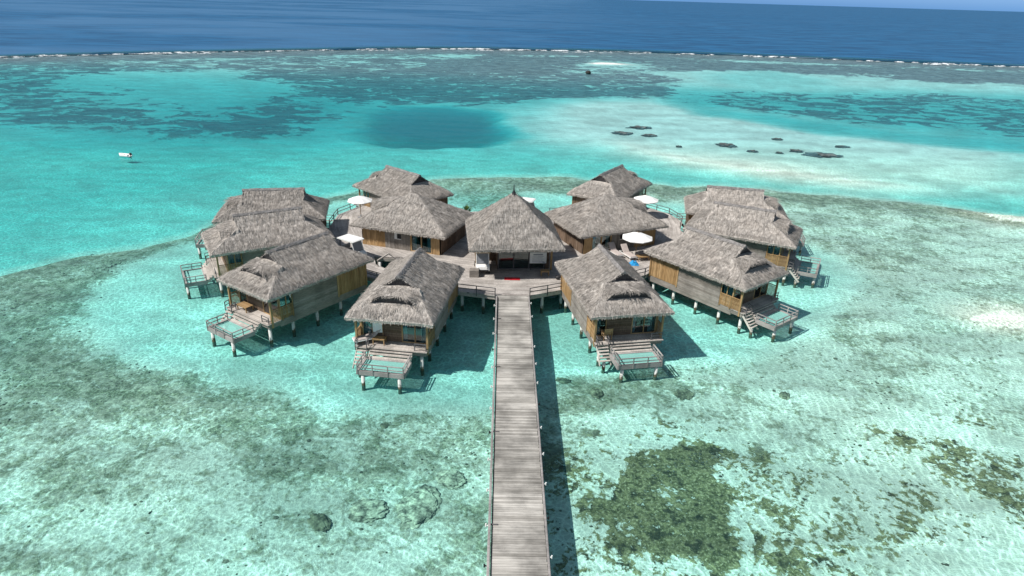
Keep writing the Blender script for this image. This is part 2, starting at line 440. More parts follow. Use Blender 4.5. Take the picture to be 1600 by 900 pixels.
def lagoon(x, y):
    """returns depth (m), weed cover 0..1, feature size flag 0 near .. 1 far, brownness, ocean factor"""
    # reef line as y(x)
    rl = SHAPES['reefline']
    ry = np.interp(x, [p[0] for p in rl], [p[1] for p in rl])
    ry = ry + 8 * (fbm(x, y * 0 + 5, 40, 11) - 0.5)
    beyond = (y - ry)                      # >0: open sea
    # shelf edge as y(x)
    sl = SHAPES['shelf']
    sy = np.interp(x, [p[0] for p in sl], [p[1] for p in sl]) + 3.6 * (fbm(x, y, 8, 21, 5) - 0.5) * 2
    out = y - sy                           # >0: outside the villa shelf
    inside = 1 - sst(-1.0, 2.0, out)
    # ---- depth
    dep = 3.7 + 1.4 * sst(0, 45, out) * sst(30, -40, x) + 0.8 * (fbm(x, y, 30, 31) - 0.5)
    dep = dep + (3.6 - dep) * (1 - sst(2, 12, out)) * 0.5
    def lay(a, name, val, soft, wob=0, ws=8, seed=5, k=1.0):
        m = (1 - sst(-soft, soft, sd(x, y, name, wob, ws, seed))) * k
        return a + (val - a) * m
    dep = lay(dep, 'sandbar', 1.35, 14, 5, 20, 41)
    dep = lay(dep, 'streak', 0.5, 8, 3, 14, 42)
    dep = lay(dep, 'reefR', 5.2, 12, 10, 25, 44)
    dep = lay(dep, 'channel', 6.0, 5, 4, 15, 43, 0.8)
    dep = lay(dep, 'darkreef', 8.0, 16, 8, 20, 45, 0.75)
    dep = lay(dep, 'cloud_shadow', 18.0, 6, 6.5, 16, 46)  # cloud shadow on the lagoon, painted in as extra depth tint
    flat = sst(165, 230, y)
    dep = dep + (1.35 - dep) * flat * 0.85
    dep = lay(dep, 'lagR', 2.4, 9, 6, 20, 47)
    dep = dep + (1.3 - dep) * sst(-35, -5, beyond)
    dep = lay(dep, 'islet', -0.18, 3, 3, 12, 48)
    shelf_d = 1.35 + 0.4 * (fbm(x, y, 10, 51) - 0.5)
    shelf_d = shelf_d + (2.15 - shelf_d) * (1 - sst(-3, 3, sd(x, y, 'clear', 1.5, 6, 52)))
    shelf_d = lay(shelf_d, 'sandP', 0.4, 4, 1.5, 6, 53)
    shelf_d = lay(shelf_d, 'sandQ', 0.35, 3, 1.5, 6, 54)
    shelf_d = shelf_d * (0.82 + 0.18 * sst(26, 10, x)) + 0.25 * sst(-20, -40, x)
    dep = dep + (shelf_d - dep) * inside
    sea = sst(0, 26, beyond)
    dep = dep + (30 - dep) * sst(0, 60, beyond)
    # ---- weed cover
    w = 0.05 + 0 * x
    clear = 1 - sst(-1.5, 1.5, sd(x, y, 'clear', 1.8, 6, 52))
    w = w + inside * (1 - clear) * (0.42 - 0.07 * sst(14, 26, x) * sst(44, 30, y)) * (0.80 + 0.40 * fbm(x, y, 7, 88))
    band = np.exp(-((out + 3.5) / 4.0) ** 2)                  # weed along the shelf edge
    w = w + band * 0.27
    w = lay(w, 'weedG', 0.69, 3.0, 2.0, 6, 61)
    w = lay(w, 'weedF', 0.60, 1.6, 1.2, 4, 62)
    w = lay(w, 'weedE', 0.66, 1.2, 0.8, 3, 63)
    w = lay(w, 'weedH', 0.60, 4, 2, 6, 64)
    w = lay(w, 'weedI', 0.52, 4, 3, 8, 65)
    brown = 0 * x
    for nm in ('weedA', 'weedB', 'weedB2', 'weedC', 'weedD'):
        m = 1 - sst(-0.6, 0.5, sd(x, y, nm, 1.5, 2.0, 66))
        lim = {'weedA': 0.72, 'weedB': 0.66, 'weedB2': 0.62, 'weedC': 0.60, 'weedD': 0.55}[nm]
        w = np.maximum(w, m * lim)
        d_ = sd(x, y, nm, 1.5, 2.0, 66); m2 = 1 - sst(0.0, 3.6, d_)
        w = np.maximum(w, m2 * 0.47); brown = np.maximum(brown, 1 - sst(2.0, 4.0, d_))
    w = np.where(out > 3, w * 0.3, w)
    f = sst(95, 130, y)
    far = 0 * x
    far = lay(far, 'leftreef', 0.60, 16, 10, 30, 71)
    far = lay(far, 'darkreef', 0.72, 16, 12, 24, 72)
    far = lay(far, 'midreef', 0.66, 12, 12, 30, 73)
    far = lay(far, 'reefR', 0.54, 10, 10, 24, 74)
    far = lay(far, 'farreefL', 0.60, 15, 10, 30, 75)
    far = lay(far, 'bandR', 0.76, 14, 12, 30, 76)
    far = lay(far, 'isletreef', 0.5, 8, 5, 20, 78)
    far = np.maximum(far, 0.80 * sst(-45, -14, beyond))
    far = lay(far, 'lagR', 0.2, 8, 8, 20, 77)
    far = lay(far, 'islet', 0.0, 4, 3, 12, 48)
    far = lay(far, 'cloud_shadow', 0.05, 6, 3, 10, 46)
    w = w * (1 - f) + far * f
    w = np.where(dep < 0.45, w * 0.4, w)
    return dep, np.clip(w, 0, 1), f, brown, sea

def sheet(name, zfun, mat, rows, ncol):
    ys = np.array(rows)
    ts = np.linspace(-1, 1, ncol)
    ts = np.sign(ts) * np.abs(ts) ** 1.15
    X = ts[None, :] * (np.maximum(ys, 0)[:, None] * 0.98 + 26)
    Y = np.repeat(ys[:, None], ncol, 1)
    dep, weed, far, brown, sea = lagoon(X, Y)
    Z = zfun(X, Y, dep)
    nr, nc = X.shape
    co = np.stack([X, Y, Z], -1).reshape(-1, 3)
    idx = np.arange(nr * nc).reshape(nr, nc)
    q = np.stack([idx[:-1, :-1], idx[:-1, 1:], idx[1:, 1:], idx[1:, :-1]], -1).reshape(-1, 4)
    me = bpy.data.meshes.new(name)
    me.vertices.add(len(co)); me.vertices.foreach_set('co', co.ravel().astype(np.float32))
    me.loops.add(q.size); me.loops.foreach_set('vertex_index', q.ravel().astype(np.int32))
    me.polygons.add(len(q)); me.polygons.foreach_set('loop_start', np.arange(0, q.size, 4, dtype=np.int32))
    me.polygons.foreach_set('use_smooth', np.ones(len(q), bool))
    me.update(calc_edges=True)
    for nm, arr in (('depth', dep), ('weed', weed), ('far', far), ('brown', brown), ('sea', sea)):
        a = me.attributes.new(nm, 'FLOAT', 'POINT')
        a.data.foreach_set('value', arr.ravel().astype(np.float32))
    me.materials.append(MAT[mat])
    o = bpy.data.objects.new(name, me); COL.objects.link(o)
    o['kind'] = 'structure'
    return o

def mk_seabed():
    t = NT('seabed'); t.two = True
    p = t.mapping(t.pos(), (1, 1, 0))
    weed, far, brown = t.attr('weed'), t.attr('far'), t.attr('brown')
    n_big = t.noise(t.mapping(p, (0.8, 1.15, 1)), 0.13, 6, 0.66, 0.8)      # reef patches tens of metres across
    n_mid = t.noise(p, 0.55, 6, 0.66, 0.5)       # clumps of a couple of metres
    n_fin = t.noise(p, 2.6, 5, 0.65, 0.3)
    n_tiny = t.noise(p, 7.0, 4, 0.6)
    n_patch = t.noise(p, 1.1, 4, 0.6)
    n_six = t.noise(p, 0.2, 4, 0.6, 0.4)
    nearn = t.math('ADD', t.math('MULTIPLY', n_six, 0.24), t.math('ADD', t.math('MULTIPLY', n_mid, 0.40), t.math('MULTIPLY', n_fin, 0.36)))
    n_med = t.noise(t.mapping(p, (0.75, 1.2, 1)), 0.30, 5, 0.65, 0.4)
    farn = t.math('ADD', t.math('MULTIPLY', n_big, 0.52), t.math('ADD', t.math('MULTIPLY', n_med, 0.34), t.math('MULTIPLY', n_mid, 0.14)))
    nn = t.math('ADD', t.math('MULTIPLY', nearn, t.math('SUBTRACT', 1.0, far)), t.math('MULTIPLY', farn, far))
    # cover: weed attribute shifts the threshold
    thr = t.math('SUBTRACT', 0.76, t.math('MULTIPLY', weed, 0.50))
    soft = t.math('ADD', 0.025, t.math('MULTIPLY', t.math('SUBTRACT', 1.0, brown), 0.048))
    soft = t.math('MULTIPLY', soft, t.math('SUBTRACT', 1.0, t.math('MULTIPLY', far, 0.68)))
    m = t.ramp(t.math('SUBTRACT', nn, thr), t.math('MULTIPLY', soft, -1.0), soft)
    sand = t.mix(t.ramp(n_mid, 0.3, 0.7), (0.63, 0.62, 0.51), (0.80, 0.79, 0.67))
    sand = t.mix(t.ramp(n_fin, 0.35, 0.75, 0.0, 0.20), sand, (0.45, 0.43, 0.34))
    sand = t.mix(t.math('MULTIPLY', far, 0.7), sand, (0.76, 0.76, 0.74))
    sand = t.mix(t.math('MULTIPLY', t.math('SUBTRACT', 1.0, far), t.math('MULTIPLY', t.ramp(weed, 0.2, 0.5), t.ramp(n_six, 0.35, 0.65, 0.10, 0.5))), sand, (0.58, 0.585, 0.46))
    greenw = t.mix(t.ramp(n_fin, 0.3, 0.7), (0.12, 0.128, 0.08), (0.34, 0.34, 0.235))
    brownw = t.mix(t.ramp(n_fin, 0.33, 0.68), (0.075, 0.07, 0.03), (0.24, 0.215, 0.105))
    brownw = t.mix(t.ramp(n_tiny, 0.52, 0.66, 0, 0.75), brownw, (0.40, 0.35, 0.21))
    brownw = t.mix(t.ramp(n_patch, 0.55, 0.68, 0, 0.8), brownw, (0.03, 0.028, 0.018))
    reefw = t.mix(t.ramp(n_med, 0.3, 0.7), (0.17, 0.14, 0.165), (0.36, 0.30, 0.315))
    greenw = t.mix(t.ramp(n_tiny, 0.4, 0.65, 0.0, 0.7), greenw, (0.085, 0.085, 0.045))
    greenw = t.mix(t.ramp(n_patch, 0.42, 0.62, 0.0, 0.55), greenw, (0.50, 0.47, 0.36))
    wc = t.mix(brown, greenw, brownw)
    wc = t.mix(far, wc, reefw)
    col = t.mix(m, sand, wc)
    # scattered small dark coral bits on the shallow shelf
    vo = t.n('ShaderNodeTexVoronoi', voronoi_dimensions='2D'); t.set(vo.inputs['Vector'], t.vmath('ADD', p, t.mapping(p, (0.3, 0.3, 0)))); vo.inputs['Scale'].default_value = 0.55
    bits = t.math('MULTIPLY', t.ramp(t.math('ADD', vo.outputs['Distance'], t.math('MULTIPLY', n_fin, 0.35)), 0.26, 0.17), t.ramp(n_mid, 0.50, 0.6))
    bits = t.math('MULTIPLY', bits, t.math('MULTIPLY', t.math('SUBTRACT', 1.0, far), t.ramp(weed, 0.12, 0.3)))
    col = t.mix(t.math('MULTIPLY', bits, 0.6), col, (0.06, 0.06, 0.04))
    h = t.math('ADD', t.math('MULTIPLY', n_mid, 0.7), t.math('MULTIPLY', n_fin, 0.35))
    MAT['seabed'] = t.pbr(col, 0.95, t.bump(h, 0.55, 0.45), 0.05)
mk_seabed()

def mk_water():
    t = NT('water'); t.two = True
    p = t.mapping(t.pos(), (1, 1, 0))
    dep, far, sea = t.attr('depth'), t.attr('far'), t.attr('sea')
    d = t.math('MAXIMUM', dep, 0.0)
    # wind ripples: elongated across the wind, long swell at sea
    r1 = t.noise(t.mapping(p, (0.55, 1.25, 1), (0, 0, 0.5)), 1.0, 5, 0.6, 0.4)
    r2 = t.noise(t.mapping(p, (0.10, 0.26, 1), (0, 0, 0.35)), 1.0, 5, 0.62, 0.5)
    r3 = t.noise(t.mapping(p, (0.035, 0.085, 1), (0, 0, 0.05)), 1.0, 5, 0.66, 0.3)
    # caustic light of the wavelets, painted as a web into the transmission colour
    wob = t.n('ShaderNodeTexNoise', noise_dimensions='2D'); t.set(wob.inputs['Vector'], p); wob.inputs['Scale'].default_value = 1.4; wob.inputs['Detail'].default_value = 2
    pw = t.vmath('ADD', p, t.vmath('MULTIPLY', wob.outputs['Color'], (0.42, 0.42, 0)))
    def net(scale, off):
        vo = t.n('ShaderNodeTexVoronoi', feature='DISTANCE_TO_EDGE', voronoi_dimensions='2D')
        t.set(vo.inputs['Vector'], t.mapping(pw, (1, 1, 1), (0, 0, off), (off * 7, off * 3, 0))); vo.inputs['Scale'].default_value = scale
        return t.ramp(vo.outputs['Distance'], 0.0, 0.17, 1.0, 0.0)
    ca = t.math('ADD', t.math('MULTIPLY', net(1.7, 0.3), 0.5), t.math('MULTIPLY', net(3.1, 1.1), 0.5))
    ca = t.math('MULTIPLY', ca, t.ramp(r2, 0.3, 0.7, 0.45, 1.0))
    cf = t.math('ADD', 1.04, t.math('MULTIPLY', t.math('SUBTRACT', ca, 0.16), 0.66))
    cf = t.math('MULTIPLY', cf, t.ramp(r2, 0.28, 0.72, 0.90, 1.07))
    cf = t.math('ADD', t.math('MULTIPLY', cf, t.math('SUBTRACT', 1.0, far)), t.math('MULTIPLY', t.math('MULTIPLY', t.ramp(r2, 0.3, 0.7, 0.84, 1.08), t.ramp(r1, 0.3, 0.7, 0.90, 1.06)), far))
    dd = t.math('ADD', d, t.math('MULTIPLY', t.math('SUBTRACT', r2, 0.5), t.math('MULTIPLY', d, 0.35)))
    cb = t.n('ShaderNodeCombineXYZ')
    for i, k in enumerate((0.28, 0.052, 0.045)):
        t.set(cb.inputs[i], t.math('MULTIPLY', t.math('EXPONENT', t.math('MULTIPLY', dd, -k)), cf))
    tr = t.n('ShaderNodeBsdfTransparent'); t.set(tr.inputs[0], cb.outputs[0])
    # light scattered back by the water body itself
    bodyc = t.mix(t.ramp(r3, 0.3, 0.7), (0.002, 0.058, 0.150), (0.010, 0.112, 0.255))
    wind_glare = t.noise(t.mapping(p, (0.004, 0.007, 1)), 1.0, 3, 0.6, 0.6)
    bodyc = t.mix(t.math('MULTIPLY', t.ramp(wind_glare, 0.38, 0.62, 0.25, 1.0), t.ramp(t.vmath('DOT_PRODUCT', p, (1, -0.12, 0)), -260.0, 120.0, 0.75, 0.10)), bodyc, (0.06, 0.165, 0.31))  # paler towards the left: cloud reflection painted into the body colour
    bodyc = t.mix(sea, (0.008, 0.22, 0.28), bodyc)
    df = t.n('ShaderNodeBsdfDiffuse'); t.set(df.inputs[0], bodyc)
    bf = t.math('SUBTRACT', 1.0, t.math('EXPONENT', t.math('MULTIPLY', d, -0.032)))
    bf = t.math('MAXIMUM', bf, t.math('MULTIPLY', sea, 0.97))
    m1 = t.n('ShaderNodeMixShader'); t.set(m1.inputs[0], bf)
    t.t.links.new(tr.outputs[0], m1.inputs[1]); t.t.links.new(df.outputs[0], m1.inputs[2])
    hgt = t.math('ADD', t.math('MULTIPLY', r1, 0.10), t.math('ADD', t.math('MULTIPLY', r2, 0.45), t.math('MULTIPLY', r3, t.math('MULTIPLY', sea, 1.6))))
    nrm = t.bump(hgt, 0.6, 1.0)
    gl = t.n('ShaderNodeBsdfGlossy'); gl.inputs['Roughness'].default_value = 0.16; t.set(gl.inputs['Normal'], nrm)
    fr = t.n('ShaderNodeFresnel'); fr.inputs['IOR'].default_value = 1.33; t.set(fr.inputs['Normal'], nrm)
    ff = t.math('MINIMUM', t.math('MULTIPLY', fr.outputs[0], 0.75), 0.17)
    m2 = t.n('ShaderNodeMixShader'); t.set(m2.inputs[0], ff)
    t.t.links.new(m1.outputs[0], m2.inputs[1]); t.t.links.new(gl.outputs[0], m2.inputs[2])
    t.t.links.new(m2.outputs[0], t.out.inputs['Surface'])
    MAT['water'] = t.m
mk_water()

ZD = 0.18   # optical depth: refraction lifts the bottom
rows = [-60, -40, -25, -15, -8, -2, 2, 5]
yy = 8.0
while yy < 430:
    rows.append(yy); yy *= 1.0078
while yy < 60000:
    rows.append(yy); yy *= 1.12
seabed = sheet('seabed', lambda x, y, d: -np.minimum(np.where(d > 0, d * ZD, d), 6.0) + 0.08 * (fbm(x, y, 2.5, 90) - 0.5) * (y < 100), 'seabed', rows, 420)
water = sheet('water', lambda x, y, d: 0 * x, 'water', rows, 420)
# ------------------------------------------------------------------ thatched roofs
def make_roof(parent, Li, Lo, we, ze, zr, ri, ro, gh, eb, seed, nstr, name='roof', gable=True):
    """hipped thatch over a rectangle -Li..Lo by +-we. gh: height of the small gable above each hip; eb: eyebrow dormer (start, end, half width, slope)"""
    R = random.Random(seed)
    k = (zr - ze) / we
    zg = zr - gh
    def main(s): return zr - k * abs(s)
    def hipo(r): return ze + (Lo - r) * (zg - ze) / (Lo - ro)
    def hipi(r): return ze + (Li + r) * (zg - ze) / (Li + ri)
    def ebz(r, s):
        if not eb: return -9
        r0, r1, hw, sl = eb
        q = abs(s) / hw
        if q >= 1.0: return -9
        top = hipo(r0) - sl * (r - r0)
        h = hipo(r)
        return h + (top - h) * (1 - q ** 4) + 0.10 * (1 - q ** 2)
    def z(r, s, zone):
        m = main(s)
        if zone == 'm': v = m
        elif zone == 'i': v = min(m, hipi(r))
        else:
            v = min(m, hipo(r))
            if zone == 'e': v = max(v, ebz(r, s))
        n = mnoise.noise((r * 1.3 + seed * 7, s * 1.3, 3.1)) * 0.055 + mnoise.noise((r * 4 + seed, s * 4, 9.0)) * 0.028
        e = min(Lo - r, r + Li, we - abs(s))
        v += n - 0.10 * max(0.0, 1 - e / 0.5) ** 2
        return v
    def lin(a, b, n): return [a + (b - a) * i / (n - 1) for i in range(n)]
    rows = [(r, 'i') for r in lin(-Li, ri, 16)] + [(r, 'm') for r in lin(ri, ro, max(4, int((ro - ri) / 0.17)))]
    steps = []
    if gable: steps.append(15)
    if gable: steps.append(len(rows) - 1)
    if eb:
        rows += [(r, 'o') for r in lin(ro, eb[0], max(2, int((eb[0] - ro) / 0.15) + 1))] if eb[0] > ro + 0.02 else []
        rows += [(r, 'e') for r in lin(max(eb[0], ro), eb[1], 10)]
        steps.append(len(rows) - 1)
        rows += [(r, 'o') for r in lin(eb[1], Lo, 9)]
    else:
        rows += [(r, 'o') for r in lin(ro, Lo, 16)]
    S = lin(-we, we, 45)
    nS = len(S)
    Z = [[z(r, s, zo) for s in S] for r, zo in rows]
    P = [[[r, s, Z[i][j]] for j, s in enumerate(S)] for i, (r, zo) in enumerate(rows)]
    # overhang of the upper layer at every step
    for i in steps:
        for j in range(nS):
            dz = P[i][j][2] - P[i + 1][j][2]
            if dz > 0.03: P[i][j][0] += 0.05; P[i + 1][j][0] -= 0.14
            if dz < -0.03: P[i + 1][j][0] -= 0.05; P[i][j][0] += 0.14
    mb = MB()
    vs = [p for row in P for p in row]
    fs, vent = [], []
    stp = set(steps)
    for i in range(len(rows) - 1):
        for j in range(nS - 1):
            q = (i * nS + j, i * nS + j + 1, (i + 1) * nS + j + 1, (i + 1) * nS + j)
            if i in stp:
                if max(abs(P[i][j][2] - P[i + 1][j][2]), abs(P[i][j + 1][2] - P[i + 1][j + 1][2])) > 0.03: vent.append(q)
                else: fs.append(q)
            else: fs.append(q)
    # butt edge of the thatch all round
    per = [(0, j) for j in range(nS)] + [(i, nS - 1) for i in range(1, len(rows))] + [(len(rows) - 1, j) for j in range(nS - 2, -1, -1)] + [(i, 0) for i in range(len(rows) - 2, 0, -1)]
    b = len(vs)
    for i, j in per:
        x, y, zz = P[i][j]
        vs.append((x * 0.985 , y * 0.975, zz - 0.20))
    b2 = len(vs)
    for i, j in per:
        x, y, zz = P[i][j]
        vs.append((x * 0.90, y * 0.86, zz - 0.12 + 0.10 * k))
    n = len(per)
    for a in range(n):
        c = (a + 1) % n
        fs.append((per[a][0] * nS + per[a][1], per[c][0] * nS + per[c][1], b + c, b + a))
        fs.append((b + a, b + c, b2 + c, b2 + a))
    mb.add(vs, fs)
    # straw bundles lying down the slope
    def surf(r, s, zo):
        zz = z(r, s, zo); d = 0.06
        gr = (z(r + d, s, zo) - z(r - d, s, zo)) / (2 * d); gs = (z(r, s + d, zo) - z(r, s - d, zo)) / (2 * d)
        return zz, gr, gs
    def straw(p, d, w, ln, lift):
        d = d.normalized()
        sd_ = d.cross(Vector((0, 0, 1)))
        if sd_.length < 1e-4: return
        sd_.normalize()
        t = p + d * ln
        mb.add([p - sd_ * w, p + sd_ * w, t + sd_ * w * 0.55 + Vector((0, 0, lift)), t - sd_ * w * 0.55 + Vector((0, 0, lift))], [(0, 1, 2, 3)])
    def zone_of(r):
        if r < ri: return 'i'
        if r < ro: return 'm'
        if eb and eb[0] <= r < eb[1]: return 'e'
        return 'o'
    for q in range(nstr):
        r = R.uniform(-Li, Lo - 0.05); s = R.uniform(-we, we)
        zo = zone_of(r)
        zz, gr, gs = surf(r, s, zo)
        if abs(gr) > 3 or abs(gs) > 3: continue
        g = Vector((-gr, -gs, 0))
        if g.length < 0.05: continue
        g.normalize()
        g = (g + Vector((R.gauss(0, 0.08), R.gauss(0, 0.08), 0))).normalized()
        d = Vector((g.x, g.y, gr * g.x + gs * g.y))
        ln = R.uniform(0.3, 0.75)
        dn = d.normalized()
        for q_ in range(3):
            x_, y_ = r + dn.x * ln, s + dn.y * ln
            if x_ > Lo + 0.03 or x_ < -Li - 0.03 or abs(y_) > we + 0.03: ln *= 0.5
        straw(Vector((r, s, zz + 0.005)), d, R.uniform(0.007, 0.016), ln, R.uniform(0.002, 0.022))
    # ragged fringe at the eaves and at the overhanging layers
    def fringe(x, y, zz, nx, ny, drop=1.0):
        d = Vector((nx * 0.7 + R.gauss(0, 0.12), ny * 0.7 + R.gauss(0, 0.12), -R.uniform(0.5, 1.25) * drop))
        straw(Vector((x, y, zz)) - Vector((nx, ny, 0)) * R.uniform(0, 0.12) + Vector((0, 0, 0.02)), d, R.uniform(0.008, 0.018), R.uniform(0.04, 0.15), 0)
    per_len = 2 * (Li + Lo) + 4 * we
    for q in range(int(per_len * 85)):
        u = R.random() * per_len
        if u < Li + Lo: r, s, nx, ny = -Li + u, -we, 0, -1
        elif u < 2 * (Li + Lo): r, s, nx, ny = -Li + u - Li - Lo, we, 0, 1
        elif u < 2 * (Li + Lo) + 2 * we: r, s, nx, ny = -Li, u - 2 * (Li + Lo) - we, -1, 0
        else: r, s, nx, ny = Lo, u - 2 * (Li + Lo) - 3 * we, 1, 0
        zz = z(r, s, 'i' if r < ri else ('m' if r < ro else 'o'))
        fringe(r, s, zz - R.uniform(0, 0.16), nx, ny)
    for i in steps:
        for j in range(nS - 1):
            dz = P[i][j][2] - P[i + 1][j][2]
            if abs(dz) > 0.05:
                a = P[i][j] if dz > 0 else P[i + 1][j]
                for c in range(7):
                    s = a[1] + R.uniform(0, S[1] - S[0])
                    fringe(a[0], s, a[2] + R.uniform(-0.05, 0.02), 1 if dz > 0 else -1, 0, 0.55)
    roof = mb.build(name, 'thatch', parent)
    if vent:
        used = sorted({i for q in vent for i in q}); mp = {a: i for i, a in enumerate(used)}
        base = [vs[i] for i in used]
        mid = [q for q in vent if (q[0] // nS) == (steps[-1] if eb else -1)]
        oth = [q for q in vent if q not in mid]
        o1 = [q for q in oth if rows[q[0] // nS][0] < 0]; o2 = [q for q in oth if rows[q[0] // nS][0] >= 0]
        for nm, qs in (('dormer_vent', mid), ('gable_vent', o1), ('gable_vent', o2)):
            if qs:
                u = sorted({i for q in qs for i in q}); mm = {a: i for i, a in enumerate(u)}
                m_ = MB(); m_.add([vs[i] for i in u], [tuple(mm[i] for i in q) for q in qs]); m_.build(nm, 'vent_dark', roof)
    # ridge capping
    if ro - ri > 1:
        rc = MB()
        prof = [(-0.20, -0.20 * k - 0.02), (-0.185, 0.05 - 0.18 * k), (-0.08, 0.07 - 0.06 * k), (0, 0.08), (0.08, 0.07 - 0.06 * k), (0.185, 0.05 - 0.18 * k), (0.20, -0.20 * k - 0.02)]
        L = lin(ri - 0.10, ro + 0.10, 26)
        pv = []
        for r in L:
            w = mnoise.noise((r * 1.1, seed, 0)) * 0.045
            for a, h in prof: pv.append((r, a * (1 + w), zr + h + 0.02 + w + R.uniform(-.012, .012)))
        m = len(prof)
        rc.add(pv, [(i * m + j, i * m + j + 1, (i + 1) * m + j + 1, (i + 1) * m + j) for i in range(len(L) - 1) for j in range(m - 1)] + [tuple(range(m)), tuple((len(L) - 1) * m + j for j in range(m))])
        rc.build('ridge_cap', 'ridge_thatch', roof)
    return roof

# ------------------------------------------------------------------ villas on stilts (local x points outward to sea, z = 0 at the water)
FL = 1.58      # floor
BW = 2.38      # half width of the body
def boards_h(mb, x0, x1, y, z0, z1, out, h=0.17):
    """horizontal weatherboards on the plane y, lapped towards `out` (+1/-1)"""
    zz = z0
    while zz < z1 - 0.02:
        t = min(zz + h - 0.012, z1)
        a, b = (y, y + 0.035 * out) if out > 0 else (y + 0.035 * out, y)
        mb.box(x0, x1, a, b, zz, t); zz += h
def boards_v(mb, x0, x1, y, z0, z1, out, w=0.16, axis='x'):
    xx = x0
    k = 0
    while xx < x1 - 0.02:
        t = min(xx + w - 0.014, x1)
        e = 0.03 + 0.012 * (k % 2)
        a, b = (y, y + e) if out > 0 else (y - e, y)
        if axis == 'x': mb.box(xx, t, a, b, z0, z1)
        else: mb.box(a, b, xx, t, z0, z1)
        xx += w; k += 1
def curtain(mb, x0, x1, y, z0, z1, axis='x'):
    n = max(6, int((x1 - x0) / 0.05))
    vs = []
    for i in range(n + 1):
        x = x0 + (x1 - x0) * i / n
        o = 0.035 * math.sin(i * 1.35) + 0.012 * math.sin(i * 3.1)
        for z in (z0, z1):
            vs.append((x, y + o, z) if axis == 'x' else (y + o, x, z))
    mb.add(vs, [(2 * i, 2 * i + 2, 2 * i + 3, 2 * i + 1) for i in range(n)])

